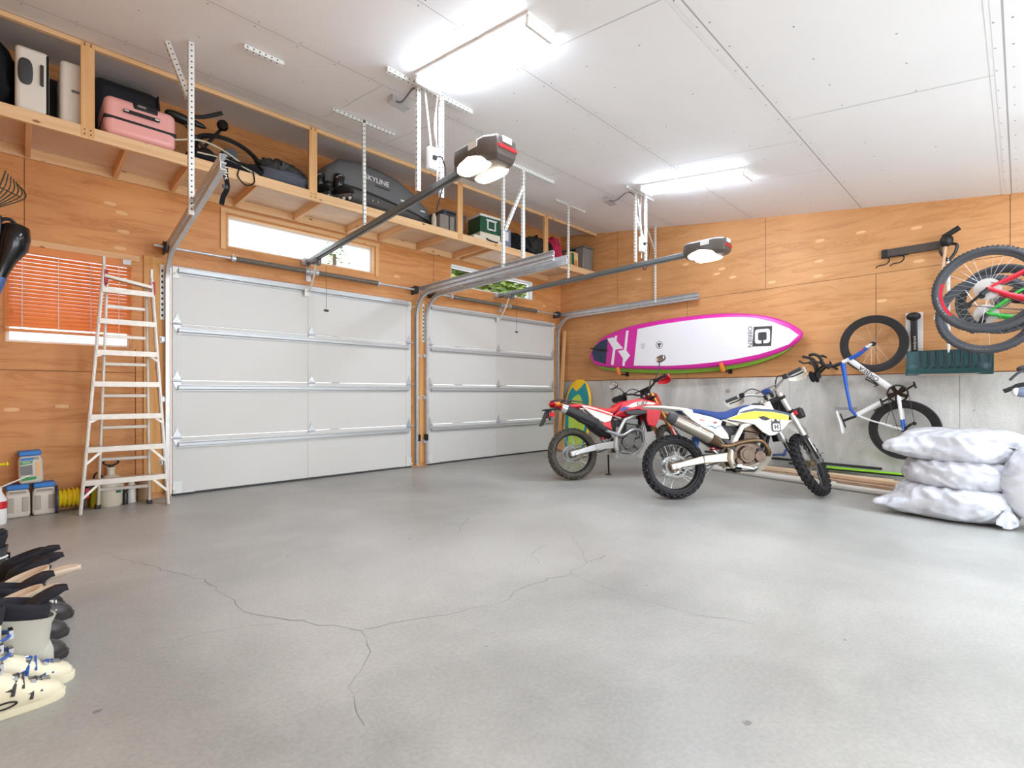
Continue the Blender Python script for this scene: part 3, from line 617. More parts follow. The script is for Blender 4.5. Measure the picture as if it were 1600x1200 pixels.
b = MB(); b.box((0, 0, .012), (.05, .01, .02)); b.build('lock_plate', MT['grey'], bpy.data.objects['suitcase.001']).location = (.0, -.253, .28)
suitcase('pink hard-shell suitcase with black band, lying on its long edge', (-6.73, -.55), (.52, .52, .345), m_pink)
suitcase('tall black suitcase standing behind the pink one', (-6.76, -.16), (.54, .25, .74), m_bcase, handles=False)
suitcase('black suitcase in the dark corner between and behind the white ones', (-7.36, -.13), (.5, .2, .6), m_bcase, handles=False)
def lump(name, label, cat, c, r, m, seed=0, group=None, amp=.12, flat=True, p=.75, nu=40, nv=22, f=6):
    """soft bag: a squashed ellipsoid with folds, resting on z = c[2]"""
    rnd = random.Random(seed); ph = [(rnd.uniform(1, f), rnd.uniform(1, f), rnd.uniform(0, 6.3), rnd.uniform(.3, 1)) for _ in range(9)]
    vs = []; fs = []
    sg = lambda v, q: math.copysign(abs(v) ** q, v)
    for i in range(nv + 1):
        e = -PI / 2 + PI * i / nv
        for j in range(nu):
            a = 2 * PI * j / nu; k = 1 + amp * sum(w * math.sin(A * a * 1.0 // 1 * 1 + A * math.cos(a) * 2 + B * e * 2 + P) for A, B, P, w in ph) / 3
            z = r[2] * sg(math.sin(e), p) * (1 + (k - 1) * .8)
            vs.append((r[0] * sg(math.cos(e), p) * sg(math.cos(a), .85) * k, r[1] * sg(math.cos(e), p) * sg(math.sin(a), .85) * k, max(z, -r[2]) + r[2]))
    for i in range(nv):
        for j in range(nu): fs.append((i * nu + j, i * nu + (j + 1) % nu, (i + 1) * nu + (j + 1) % nu, (i + 1) * nu + j))
    b = MB(); b.add(vs, fs); o = b.build(name, m, smooth=70); o.location = c
    if label: tag(o, label, cat, group)
    return o
lump('garment_bag', 'black pleated bag at the far left end of the shelf', 'bag', (-7.72, -.45, SZ), (.2, .3, .3), MT['fabric_black'], 3, amp=.1)
# ------------------------------------------------------------------ bicycle pieces on the shelf
m_bk = MT['black']
t = thing('folding_bicycle', 'black bicycle with saddle, handlebar and tilted wheel lying on the shelf behind the first hanger', 'bicycle', (-6.1, -.5, SZ))
def L_(x, y, z): return (x + 6.1, y + .5, z - SZ)
b = MB(); b.ell((0, 0, 0), (.13, .06, .04), p=.8); b.ell((.12, 0, .02), (.1, .025, .028)); o = b.build('saddle', MT['black'], t); o.location = L_(-6.40, -.62, 3.72); o.rotation_euler = (0, .15, 0)
b = MB(); b.tube([L_(-6.38, -.62, 3.70), L_(-6.12, -.58, 3.44)], .016); b.tube([L_(-6.12, -.58, 3.44), L_(-6.2, -.55, 3.36), L_(-5.92, -.5, 3.53)], .018); b.tube([L_(-6.2, -.58, 3.52), L_(-6.02, -.52, 3.8)], .016); b.build('frame', MT['black'], t)
b = MB(); b.tube(spline([L_(-6.33, -.6, 3.78), L_(-6.2, -.6, 3.82), L_(-6.04, -.6, 3.92)]), .02); b.build('handlebar', MT['rubber'], t)
b = MB(); b.ell(L_(-6.02, -.55, 3.82), (.055, .04, .055)); b.cyl(L_(-6.02, -.58, 3.82), L_(-6.02, -.595, 3.82), .04, n=16); b.build('headlamp', MT['black_gloss'], t)
X = TR(*L_(-5.93, -.42, 3.58)) @ RX(-.6)
w = MB(); w.torus(.315, .019, 48, 10, X=X); wo = w.build('wheel', MT['rubber'], t)
w = MB(); w.torus(.285, .012, 48, 8, X=X); w.build('rim', MT['black'], wo)
w = MB(); w.cyl((0, -.03, 0), (0, .03, 0), .022, X=X)
for k in range(24):
    a = 2 * PI * k / 24; w.tube([(.02 * math.cos(a + .6), .02 * (-1) ** k, .02 * math.sin(a + .6)), (.285 * math.cos(a), 0, .285 * math.sin(a))], .0014, 5, X=X)
w.build('spokes', MT['grey'], wo)
b = MB(); b.cyl(L_(-5.93, -.5, 3.56), L_(-5.93, -.36, 3.6), .07, n=20); b.build('hub_motor', MT['black'], t)
b = MB(); b.ell(L_(-6.18, -.6, 3.42), (.09, .05, .1)); b.build('battery_bag', MT['black'], t)
m_hose = mat('hose_cream', (200, 194, 168), .5)
for k, pts in enumerate(([(-6.47, -.76, 3.44), (-6.25, -.78, 3.5), (-6.0, -.78, 3.44), (-5.82, -.78, 3.32)], [(-6.3, -.8, 3.37), (-6.05, -.8, 3.38), (-5.85, -.8, 3.34), (-5.76, -.81, 3.31)])):
    b = MB(); b.tube(spline(pts), .008); tag(b.build('cable', m_hose), ('upper pale cable arching in front of the bicycle on the shelf', 'lower pale cable along the beam in front of the shelf bicycle')[k], 'cable', 'pale cables by the shelf bicycle')
b = MB(); b.ell((0, 0, .06), (.36, .1, .055), p=.7); o = b.build('umbrella_case', MT['fabric_black']); o.location = (-6.02, -.71, SZ); tag(o, 'long black case lying along the beam under the shelf bicycle', 'case')
t = thing('hanging_strap', 'black webbing strap with worn white print hanging off the shelf beam', 'strap', (-6.08, SY - .012, 3.3)); b = MB()
b.sweep(spline([(0, .06, .012), (0, .0, .014), (0, -.006, -.1), (.015, -.008, -.22), (-.02, -.006, -.32), (-.035, -.004, -.4)]), [(-.022, -.002), (.022, -.002), (.022, .002), (-.022, .002)], fixed=(0, -1, 0)); b.build('webbing', MT['fabric_black'], t)
b = MB()
for k in range(5): b.box((.004 - .004 * (k % 2), -.012, -.03 - .026 * k), (.024, .002, .012), X=None); b.box((-.006 + .012 * (k % 2), -.0122, -.042 - .026 * k), (.006, .002, .016))
b.build('worn_print', MT['white_matte'], t)
b = MB(); b.box((-.005, -.01, -.22), (.05, .008, .035)); b.build('buckle', MT['dark_grey'], t)
b = MB(); b.tube(spline([(-5.95, SY - .01, 3.31), (-5.97, SY - .015, 3.22), (-5.9, SY - .02, 3.15), (-5.82, SY - .015, 3.2), (-5.83, SY - .01, 3.31)]), .006); tag(b.build('strap_loop', MT['fabric_black']), 'thin black strap loop hanging over the beam, right of the wide printed strap', 'strap')
lump('tarp_bundle', 'crumpled charcoal tarp bundle on the shelf right of the bicycle', 'tarp', (-5.46, -.46, SZ), (.28, .22, .165), mat('tarp', (58, 60, 60), .5, bump=.5, bscale=20), 11, amp=.28)
lump('fabric_bag', 'flat slate-grey fabric bag spilling over the beam beside the tarp bundle', 'bag', (-5.44, -.68, SZ), (.3, .14, .085), MT['fabric_grey'], 12, amp=.2)
# ------------------------------------------------------------------ inline skates, roof box
def skate(x, y, rz, label):
    t = thing('inline_skate', label, 'skate', (x, y, SZ), rz, 'inline skates on the shelf')
    b = MB(); b.rings([[V((px * 1.0, .05 * w * math.cos(a), .09 + hz * (.5 + .5 * math.sin(a)))) for a in [2 * PI * k / 12 for k in range(12)]] for px, w, hz in ((-.13, .5, .1), (-.11, .9, .12), (0, 1, .11), (.1, 1, .08), (.15, .7, .05))]); b.build('boot', MT['black'], t)
    b = MB(); b.lathe([(.05, .16), (.06, .2), (.062, .3), (.056, .32), (.045, .3)], 16, X=TR(-.06, 0, 0) @ RY(.12)); b.build('cuff', MT['black_gloss'], t)
    b = MB(); b.bx(-.12, .13, -.012, .012, .045, .095); b.build('chassis', MT['steel'], t, bevel=.004)
    for k in range(4): b = MB(); b.cyl((-.11 + .078 * k, -.012, .038), (-.11 + .078 * k, .012, .038), .037, n=20); b.cyl((-.11 + .078 * k, -.014, .038), (-.11 + .078 * k, .014, .038), .02, n=16, mi=1); b.build('wheel', [MT['dark_grey'], MT['white']], t)
    b = MB(); b.tube(spline([(-.02, -.064, .26), (.03, -.05, .29), (.02, .05, .29)]), .008); b.build('buckle_strap', MT['chrome'], t)
skate(-5.02, -.62, -1.2, 'black inline skate beside the second shelf post'); skate(-4.84, -.74, -1.0, 'black inline skate lying just in front of the roof box tip')
m_lid = mat('roofbox_lid', (104, 106, 108), .55, bump=.1, bscale=200); m_rb = mat('roofbox_base', (62, 58, 55), .45)
t = thing('roof_cargo_box', 'long grey car roof cargo box with white lettering on the shelf', 'roof box', (0, 0, 0))
secs = [(-5.0, 3.56, 3.52, 3.42, .2), (-4.96, 3.74, 3.53, 3.38, .26), (-4.82, 3.86, 3.535, 3.34, .3), (-4.6, 3.90, 3.53, 3.32, .31), (-4.3, 3.89, 3.505, 3.31, .31), (-4.0, 3.84, 3.47, 3.305, .3), (-3.75, 3.74, 3.44, 3.305, .28), (-3.55, 3.6, 3.41, 3.31, .24), (-3.42, 3.46, 3.385, 3.33, .17), (-3.38, 3.39, 3.37, 3.35, .1)]
yc = -.40
b = MB(); b.rings([[V((x, yc + w * sx, zp + (zt - zp) * q)) for sx, q in ((-1, 0), (-.985, .45), (-.93, .8), (-.75, .97), (-.3, 1), (.3, 1), (.75, .97), (.93, .8), (.985, .45), (1, 0))] for x, zt, zp, zb, w in secs]); lo = b.build('lid', m_lid, t, smooth=50)
b = MB(); b.rings([[V((x, yc + w * sx, zp + (zb - zp) * q)) for sx, q in ((-1, 0), (-.97, .35), (-.86, .8), (-.6, 1), (.6, 1), (.86, .8), (.97, .35), (1, 0))] for x, zt, zp, zb, w in secs]); b.build('base', m_rb, t, smooth=50)
b = MB(); b.rings([[V((x, yc + (w + .006) * sx, zp + dz)) for sx, dz in ((-1, -.012), (-1, .012), (1, .012), (1, -.012))] for x, zt, zp, zb, w in secs]); b.build('seam_lip', MT['black'], t)
sl = fr((-4.36, yc - .315, 3.70), (1, 0, -.05), (0, .06, 1))
text('SKYLINE', 'lettering', .085, MT['white'], t, sl, sx=1.05, bold=.001)
b = MB(); b.box((.08, -.062, 0), (.2, .016, .001), X=sl); b.build('small_print', MT['dark_grey'], t)
b = MB(); b.bx(-4.02, -3.86, yc - .312, yc - .3, 3.545, 3.565); b.build('badge', MT['white'], t); b = MB(); b.bx(-3.70, -3.63, yc - .285, yc - .27, 3.50, 3.515); b.build('badge', MT['white'], t)
for x in (-4.42, -4.35): b = MB(); b.cyl((x, yc - .31, 3.44), (x, yc - .318, 3.44), .012, n=12); b.build('lock', MT['chrome'], t)
# ------------------------------------------------------------------ bins and boxes
def bin_(label, x0, x1, y0, y1, z1, mb, ml, rz=0, lidh=.03, name='storage_tote', group='plastic storage totes on the shelf'):
    t = thing(name, label, 'storage bin', ((x0 + x1) / 2, (y0 + y1) / 2, SZ), rz, group); w, d, h = (x1 - x0) / 2, (y1 - y0) / 2, z1 - SZ
    b = MB(); b.rings([[V((sx * w * k, sy * d * k, z)) for sx, sy in ((-1, -1), (1, -1), (1, 1), (-1, 1))] for k, z in ((.86, .001), (.95, h - lidh))]); b.build('tub', mb, t, bevel=.015)
    b = MB(); b.box((0, 0, h - lidh / 2), (2 * w, 2 * d, lidh)); b.build('lid', ml, t, bevel=.008)
    for s in (-1, 1): b = MB(); b.box((s * w * .96, 0, h - lidh - .02), (.02, .12, .04)); b.build('handle', MT['black'], t, bevel=.004)
    b = MB()
    for k in (-.55, .55): b.bar((k * w, -d * .87, .02), (k * w, -d * .955, h - lidh - .01), .03, .012, (0, 1, 0))
    b.build('rib', mb, t)
    return t
m_slate = mat('slate_plastic', (78, 84, 96), .5); m_taupe = mat('taupe_plastic', (134, 132, 126), .5); m_taupe_l = mat('taupe_lid', (112, 112, 106), .5)
bin_('slate-blue plastic tote behind the third shelf post', -3.33, -2.93, -.70, -.2, 3.63, m_slate, m_slate)
bin_('grey lidded plastic tote against the right wall at the shelf end', -.32, -.02, -.81, -.3, 3.73, m_taupe, m_taupe_l)
t = thing('cloth_storage_cube', 'small taupe cube box with black strap beside the roof box nose', 'box', (-3.36, -.72, SZ)); b = MB(); b.box((0, 0, .1), (.24, .2, .2)); b.build('cube_body', mat('taupe_cloth', (136, 126, 118), .8), t, bevel=.012); b = MB(); b.box((.03, 0, .1), (.02, .208, .206)); b.build('strap', MT['black'], t)
b = MB(); b.lathe([(0, 0), (.035, 0), (.035, .14), (.02, .17), (.02, .19), (0, .19)], 14); o = b.build('small_jar', mat('jar_cream', (196, 184, 160), .4)); o.location = (-3.54, -.76, SZ); tag(o, 'small cream jar at the nose of the roof box', 'jar')
# green cooler standing on a cream cooler lid
t = thing('cooler_lid_tray', 'flat cream cooler lid with black handle lying under the green cooler', 'lid', (-2.57, -.56, SZ)); b = MB(); b.box((0, 0, .03), (.62, .5, .06)); b.build('slab', MT['cream'], t, bevel=.012); b = MB(); b.tube(spline([(-.08, -.255, .045), (-.05, -.275, .02), (.1, -.275, .01), (.14, -.255, .03)]), .01); b.build('handle', MT['black'], t)
t = thing('cooler', 'dark green and cream picnic cooler standing on the shelf', 'cooler', (-2.47, -.56, SZ + .061), -.08)
m_gr = mat('cooler_green', (24, 84, 58), .4)
b = MB(); b.bx(-.19, .19, -.16, .16, .11, .34); b.build('body', m_gr, t, bevel=.012); b = MB(); b.bx(-.192, .192, -.162, .162, 0, .11); b.build('lower_band', MT['cream'], t, bevel=.012); b = MB(); b.bx(-.197, .197, -.167, .167, .34, .375); b.build('lid', MT['white'], t, bevel=.01)
b = MB()
for p in ((-.07, .0, .28, .30), (-.07, .0, .15, .17)): b.bx(p[0], .09, -.18, -.16, p[2], p[3])
b.bx(-.07, -.05, -.18, -.16, .15, .30); b.bx(.07, .09, -.18, -.16, .15, .30); b.bx(-.09, .11, -.182, -.16, .285, .305); b.build('handle', MT['white'], t, bevel=.004)
t = thing('clear_box', 'small clear blue-tinted box standing right of the green cooler', 'box', (-2.13, -.62, SZ)); b = MB(); b.box((0, 0, .16), (.16, .2, .32)); b.build('box_body', mat('blue_grey_box', (128, 138, 158), .3), t, bevel=.012); b = MB(); b.box((-.02, -.104, .2), (.07, .006, .14)); b.build('paper_label', MT['white'], t)
lump('duffel_bag', 'black duffel bag on the shelf right of the cooler, the left one', 'bag', (-1.86, -.48, SZ), (.28, .24, .17), MT['fabric_black'], 21, amp=.16)
lump('duffel_bag', 'bulging dark camouflage duffel bag in front of the fourth shelf post', 'bag', (-1.46, -.62, SZ), (.27, .2, .17), mat('camo_bag', (44, 46, 42), .85, noise=.4, nscale=9, bump=.3, bscale=40), 22, amp=.2)
lump('stuff_sack', 'purple stuff sack tucked behind the dark duffel', 'bag', (-1.2, -.25, SZ), (.16, .14, .2), mat('purple_cloth', (92, 26, 72), .8), 23)
lump('jacket_bundle', 'crimson and magenta jacket bundle right of the fourth post', 'jacket', (-.93, -.56, SZ), (.15, .16, .225), mat('crimson_cloth', (186, 34, 78), .75, noise=.25, nscale=7), 24, amp=.25)
lump('stuff_sack', 'black sack leaning between the post and the crimson jacket', 'bag', (-1.14, -.66, SZ), (.09, .09, .16), MT['fabric_black'], 25, amp=.2)
t = thing('carton', 'small colourful carton beside the grey lidded tote', 'box', (-.5, -.68, SZ)); b = MB(); b.box((0, 0, .14), (.2, .12, .28)); b.build('carton_body', mat('carton', (232, 206, 140), .5), t, bevel=.004)
b = MB(); b.quad([(-.09, -.0606, .06), (0.0, -.0606, .04), (-.02, -.0606, .26), (-.09, -.0606, .26)], 0); b.quad([(.0, -.0606, .04), (.08, -.0606, .03), (.07, -.0606, .13), (.02, -.0606, .16)], 1); b.build('carton_print', [mat('print_green', (30, 92, 70), .5), mat('print_orange', (226, 128, 66), .5)], t)
b = MB(); b.lathe([(0, 0), (.04, 0), (.042, .12), (.03, .15), (.03, .17), (0, .17)], 14); o = b.build('bottle', mat('purple_bottle', (110, 60, 140), .4)); o.location = (-.68, -.7, SZ); tag(o, 'small purple bottle between jacket bundle and carton', 'bottle')
# ------------------------------------------------------------------ things on the right wall; local x runs to the right along the wall, -y faces the room
def wthing(name, label, cat, s0, z0, out, group=None):
    return thing(name, label, cat, (-out, -s0, z0), -PI / 2, group)
m_mag = mat('board_magenta', (214, 44, 160), .35); m_navy = mat('board_navy', (42, 56, 84), .4); m_wdeck = mat('board_white', (234, 234, 238), .35); m_lime = mat('board_lime', (150, 206, 70), .35)
OUT = .17; S0, Z0 = 2.55, 1.85
t = wthing('paddle_board', 'white and magenta paddle board with dark tail, front of the two on the wall', 'paddle board', S0, Z0, OUT)
so = [(.86, 1.72), (.90, 1.84), (1.09, 2.04), (1.36, 2.14), (1.69, 2.21), (2.1, 2.245), (2.53, 2.262), (3.0, 2.26), (3.41, 2.23), (3.82, 2.15), (4.08, 2.04), (4.22, 1.94), (4.27, 1.87), (4.22, 1.77), (4.05, 1.66), (3.75, 1.56), (3.41, 1.50), (3.0, 1.465), (2.53, 1.455), (2.0, 1.475), (1.5, 1.51), (1.15, 1.55), (.96, 1.6)]
so = [(x - S0, z - Z0) for x, z in so]; so = sp2(so, 3)
def sc(k, dx=0): return [(x * (1 - (1 - k) * .25), z * k) for x, z in so]
b = MB(); b.rings([[V((x, y, z)) for x, z in sc(k)] for k, y in ((.86, .065), (.96, .05), (1.0, .015), (1.0, -.02), (.97, -.05), (.93, -.06))]); b.build('rail_body', m_mag, t, smooth=50)
def sp(u, v, y=-.061):
    p = wb(900 + u / 4.21, 460 + v / 4.21, -OUT + y); return (-p.y - S0, p.z - Z0)
def decal(name, pts, m, y=-.061, th=.0012):
    b = MB(); b.prism([sp(*p) for p in pts], y - th, y + .004); return b.build(name, m, t, smooth=0)
decal('deck_pad', [(405, 228), (550, 198), (700, 176), (850, 158), (1000, 148), (1100, 148), (1200, 158), (1300, 182), (1400, 222), (1465, 267), (1400, 328), (1300, 365), (1200, 395), (1050, 425), (900, 447), (750, 462), (600, 470), (380, 468)], m_wdeck)
decal('tail_patch', [(104, 385), (118, 345), (160, 310), (210, 287), (195, 458), (120, 435)], m_navy)
decal('stripe', [(330, 240), (346, 236), (320, 470), (304, 470)], m_wdeck); decal('stripe', [(255, 275), (271, 270), (246, 465), (230, 462)], m_wdeck)
decal('flash', [(205, 292), (245, 282), (310, 355), (250, 365)], m_wdeck, y=-.0622); decal('flash', [(275, 372), (325, 362), (356, 402), (325, 443)], m_wdeck, y=-.0622)
m_logo = mat('logo_dark', (66, 66, 66), .5)
lg = decal('logo_square', [(1170, 214), (1291, 207), (1284, 340), (1160, 343)], m_logo, y=-.0625)
c = sp(1226, 275, -.064); b = MB()
rr = lambda w, r, n=5: [(c[0] + sx * (w - r) + r * math.cos(a0 + PI / 2 * i / n), c[1] + sz * (w - r) + r * math.sin(a0 + PI / 2 * i / n)) for sx, sz, a0 in ((1, 1, 0), (-1, 1, PI / 2), (-1, -1, PI), (1, -1, 1.5 * PI)) for i in range(n + 1)]
b.prism(rr(.098, .035), -.0652, -.062); b.build('logo_ring', m_wdeck, t, smooth=0); b = MB(); b.prism(rr(.055, .02), -.0662, -.062); b.prism([(c[0] - .012, c[1] - .1), (c[0] + .012, c[1] - .1), (c[0] + .012, c[1] - .05), (c[0] - .012, c[1] - .05)], -.0662, -.062); b.build('logo_core', m_logo, t, smooth=0)
p = sp(1144, 280); text("O'BRIEN".replace("'", ''), 'lettering', .085, m_logo, t, fr((p[0], -.0635, p[1]), (0, 0, -1), (1, 0, 0)), sx=1.0)
p = sp(548, 332); b = MB(); b.torus(.056, .004, 28, 6, X=TR(p[0], -.0628, p[1])); b.box((p[0], -.0632, p[1] + .012), (.06, .002, .03)); b.box((p[0], -.0632, p[1] - .022), (.03, .002, .03)); b.build('badge', m_logo, t, smooth=0)
p = sp(440, 340); b = MB()
for k in range(4): b.box((p[0] - .03 + k * .02, -.0632, p[1]), (.006, .001, .09))
b.build('small_print', mat('print_grey', (150, 150, 152), .6), t, smooth=0)
b = MB(); b.prism([sp(100, 352), sp(205, 362), sp(205, 376), sp(100, 360)], -.09, -.062); b.build('tail_handle', MT['black'], t, bevel=.004)
t2 = wthing('paddle_board', 'lime and black paddle board, half hidden below and behind the magenta one', 'paddle board', S0 - .04, Z0 - .062, .06)
b = MB(); b.rings([[V((x * .962, y, z)) for x, z in sc(k)] for k, y in ((.88, .045), (.96, .03), (.985, .0), (.985, -.02), (.93, -.04))]); b.build('board_body', m_lime, t2, smooth=50)
b = MB(); b.rings([[V((x * .962, y, z)) for x, z in sc(.994)] for y in (-.012, .006)]); b.build('rail_stripe', MT['black'], t2)
for s, l in ((1.50, 'orange-tipped wall hook under the tail of the boards'), (3.26, 'orange-tipped wall hook under the middle of the boards')):
    z = 1.425; t3 = wthing('board_hook', l, 'hook', s, z, 0, 'orange-tipped board hooks')
    b = MB(); b.bar((0, 0, -.02), (.0, -.25, -.015), .024, .02); b.bx(-.03, .03, -.006, -.001, -.05, .03); b.build('hook_arm', MT['black'], t3)
    b = MB(); b.bar((0, -.235, -.03), (-.03, -.27, .1), .055, .03, (0, 1, 0)); b.build('foam_tip', MT['orange'], t3, bevel=.01)
# ------------------------------------------------------------------ bicycles
def spokes(b, R, r0, w, n, y=0, th=.0013, cross=.5):
    for k in range(n):
        a = 2 * PI * k / n; s = 1 if k % 2 else -1; q = a + cross * (1 if (k // 2) % 2 else -1)
        b.tube([(r0 * math.cos(q), y + s * w, r0 * math.sin(q)), (R * math.cos(a), y, R * math.sin(a))], th, 5)
def bike_wheel(parent, x, z, R, tr, rd, m_rim, n=24, knob=False, cassette=0, disc=0, mtyre=None, yaw=0, words=None, wm=None):
    t = thing('wheel', None, None, (x, 0, z)); t.parent = parent; t.rotation_euler = (0, 0, yaw)
    b = MB(); b.torus(R - tr, tr, 56, 10)
    if knob:
        for k in range(72):
            a = 2 * PI * k / 72; X = RY(-a)
            for yy in ((-.5, .5) if k % 2 else (-.85, 0, .85)): b.box((R - tr + tr * math.cos(yy) + .001, tr * math.sin(yy), 0), (.006, .012, .014), X=X)
    b.build('tyre', mtyre or MT['rubber'], t)
    b = MB(); wi = min(tr * .8, .013); b.torus(R - 2 * tr, 0, 56, prof=[(.004, wi), (.004, -wi), (-rd * .6, -wi * .9), (-rd, -.004), (-rd, .004), (-rd * .6, wi * .9)]); b.build('rim', m_rim, t)
    b = MB(); spokes(b, R - 2 * tr - rd + .005, .022, .028, n); b.build('spokes', MT['steel'], t)
    b = MB(); b.cyl((0, -.05, 0), (0, .05, 0), .014, n=14); b.cyl((0, -.032, 0), (0, -.026, 0), .026, n=16); b.cyl((0, .026, 0), (0, .032, 0), .026, n=16); b.build('hub', MT['black'], t)
    if cassette:
        b = MB()
        for k in range(8):
            r = .024 + (cassette - .024) * k / 7; b.torus(r - .004, 0, 36, prof=[(.004, .0008), (.004, -.0008), (-.008, -.0008), (-.008, .0008)], X=TR(0, -.062 + .0042 * k, 0))
            if k > 3:
                for j in range(5): a = 2 * PI * j / 5; b.bar((.012 * math.cos(a), -.062 + .0042 * k, .012 * math.sin(a)), (r * math.cos(a), -.062 + .0042 * k, r * math.sin(a)), .012, .0015, (0, 1, 0))
        b.build('cassette', mat('cassette_steel', (200, 198, 194), .45, .3), t)
    if disc:
        b = MB(); b.torus(disc, 0, 40, prof=[(.0, .001), (.0, -.001), (-.016, -.001), (-.016, .001)], X=TR(0, .042, 0)); b.build('brake_disc', MT['steel'], t)
    if words:
        for s, a0, sz in words:
            for i, ch in enumerate(s): a = a0 + i * sz * .95 / (R - tr * .9); text(ch, 'tyre_lettering', sz, wm, t, M.Translation((0, 0, 0)) @ RY(-a) @ fr((R - tr * 1.1, -tr * .93, 0), (0, 0, 1), (-1, 0, 0)))
    return t
def crankset(t, bb, m, R=.105, ang=-1.0, L=.172, pedals=True):
    r = thing('crankset', None, None, (bb[0], 0, bb[1])); r.parent = t
    b = MB(); b.torus(R, 0, 48, prof=[(.004, .002), (.004, -.002), (-.014, -.002), (-.014, .002)], X=TR(0, -.045, 0))
    for k in range(5): a = 2 * PI * k / 5 + .3; b.bar((0, -.047, 0), ((R - .008) * math.cos(a), -.045, (R - .008) * math.sin(a)), .042, .005, (0, 1, 0))
    for k in range(40): a = 2 * PI * k / 40; b.box((R + .005, -.045, 0), (.006, .002, .006), X=RY(-a))
    b.cyl((0, -.05, 0), (0, .05, 0), .022, n=16); b.build('chainring', m, r)
    for s in (-1, 1):
        d = V((math.cos(ang), 0, math.sin(ang))) * (1 if s < 0 else -1); p = d * L + V((0, s * .062, 0))
        b = MB(); b.bar((0, s * .056, 0), p, .028, .012, (0, 1, 0), w1=.02); b.build('crank_arm', m, r, bevel=.004)
        if pedals: b = MB(); b.box(p + V((0, s * .045, 0)), (.08, .07, .018)); b.build('pedal', m, r, bevel=.005)
def straight(b, p, q, r, y=0, y1=None, n=12, r1=None): b.cyl((p[0], y, p[1]), (q[0], y if y1 is None else y1, q[1]), r, r1, n)
def chain(t, bb, R, rc, m, der=None):
    b = MB(); a = R; pts = [(0, -.045, rc), (bb[0], -.045, bb[1] + a)] + [(bb[0] + a * math.sin(k * PI / 6), -.045, bb[1] + a * math.cos(k * PI / 6)) for k in range(1, 6)] + [(bb[0], -.045, bb[1] - a)]
    if der: pts += [(der[0], -.05, der[1]), ]
    b.sweep(pts, [(-.003, -.003), (.003, -.003), (.003, .003), (-.003, .003)], fixed=(0, 1, 0)); b.build('chain', MT['dark_grey'], t)
# --- white and blue time-trial bicycle, nose up, parallel to the wall
c_rear = V((-.19, -5.33, .66)); root = thing('time_trial_bicycle', 'white and blue aero bicycle hung nose-up on the concrete wall', 'bicycle', mat=M.Translation(c_rear) @ RZ(-PI / 2) @ RY(math.radians(-106.3)))
m_wf = mat('bike_white', (228, 228, 226), .3); m_bf = mat('bike_blue', (34, 92, 190), .3); R = .345; WB = 1.06
bike_wheel(root, 0, 0, R, .013, .068, MT['black'], 18, mtyre=MT['rubber']); bike_wheel(root, WB, 0, R, .013, .068, MT['black'], 18)
BB = (.42, -.065); HT = (.945, .36); HB = (.965, .28); SC = (.27, .41)
fb = MB(); fb.sweep([(HB[0] - .01, 0, HB[1]), (.7, 0, .12), (BB[0], 0, BB[1])], [(math.cos(a) * .036, math.sin(a) * .02) for a in [2 * PI * k / 14 for k in range(14)]], fixed=None, up=(0, 1, 0)); fb.sweep([(BB[0], 0, BB[1]), (SC[0] + .01, 0, SC[1])], [(math.cos(a) * .026, math.sin(a) * .015) for a in [2 * PI * k / 14 for k in range(14)]], up=(0, 1, 0))
straight(fb, HB, HT, .025); fo = fb.build('frame', m_wf, root)
b = MB(); b.tube([(HT[0] - .01, 0, HT[1] + .0), (.62, 0, .41), (.36, 0, .44), (.27, 0, .40)], [.03, .018, .017, .02], 12); b.build('top_tube', m_bf, root)
for s in (-1, 1):
    b = MB(); b.tube([(SC[0], s * .012, SC[1] - .02), (.2, s * .04, .3), (0, s * .062, 0)], [.014, .01, .008], 10); b.build('seat_stay', m_wf, root)
    b = MB(); b.tube([(BB[0], s * .025, BB[1]), (.3, s * .05, -.05), (.12, s * .062, -.018)], [.022, .02, .014], 12); b.build('chain_stay', m_wf, root)
    b = MB(); b.tube([(.12, s * .062, -.018), (.0, s * .064, 0)], [.014, .009], 12); b.build('chain_stay_tip', m_bf, root)
fk = thing('fork', None, None, (0, 0, 0)); fk.parent = root
for s in (-1, 1): b = MB(); b.tube([(HB[0], s * .018, HB[1] - .01), (HB[0] + .02, s * .046, HB[1] - .1), (WB - .02, s * .052, .07)], [.022, .018, .013], 12); b.build('fork_blade', m_bf, fk); b = MB(); b.tube([(WB - .02, s * .052, .07), (WB, s * .052, 0)], [.0135, .009], 12); b.build('fork_tip', m_wf, fk); b = MB(); b.tube([(WB - .043, s * .052, .125), (WB - .036, s * .052, .108)], .0165, 12); b.build('fork_band', MT['red'], fk)
d = V((BB[0] - HB[0], 0, BB[1] - HB[1])).normalized(); text('ORBEA', 'frame_lettering', .07, MT['black'], root, fr((.73, -.0215, .135), -d, V((d.z, 0, -d.x)) * (1 if d.x * 0 + 1 else 1)), sx=1.15)
b = MB(); b.tube([(SC[0] + .0, 0, SC[1]), (.25, 0, .55)], .016, 12); b.bar((.16, 0, .555), (.34, 0, .56), .02, .012); b.build('seat_post', MT['black'], root)
b = MB(); b.rings([[V((x, w * math.cos(a), .592 + hh * math.sin(a) + dz)) for a in [2 * PI * k / 12 for k in range(12)]] for x, w, hh, dz in ((.1, .06, .012, .01), (.14, .072, .018, .004), (.22, .05, .018, -.004), (.3, .024, .014, 0), (.37, .02, .012, .0), (.385, .008, .006, -.004))]); b.build('saddle', MT['white'], root)
b = MB(); b.tube([(HT[0], 0, HT[1]), (.935, 0, .47), (.97, 0, .54)], .022, 12); b.tube([(.99, -.2, .54), (.97, -.1, .54), (.97, .1, .54), (.99, .2, .54)], .018, 10); o = b.build('handlebar', MT['black'], root)
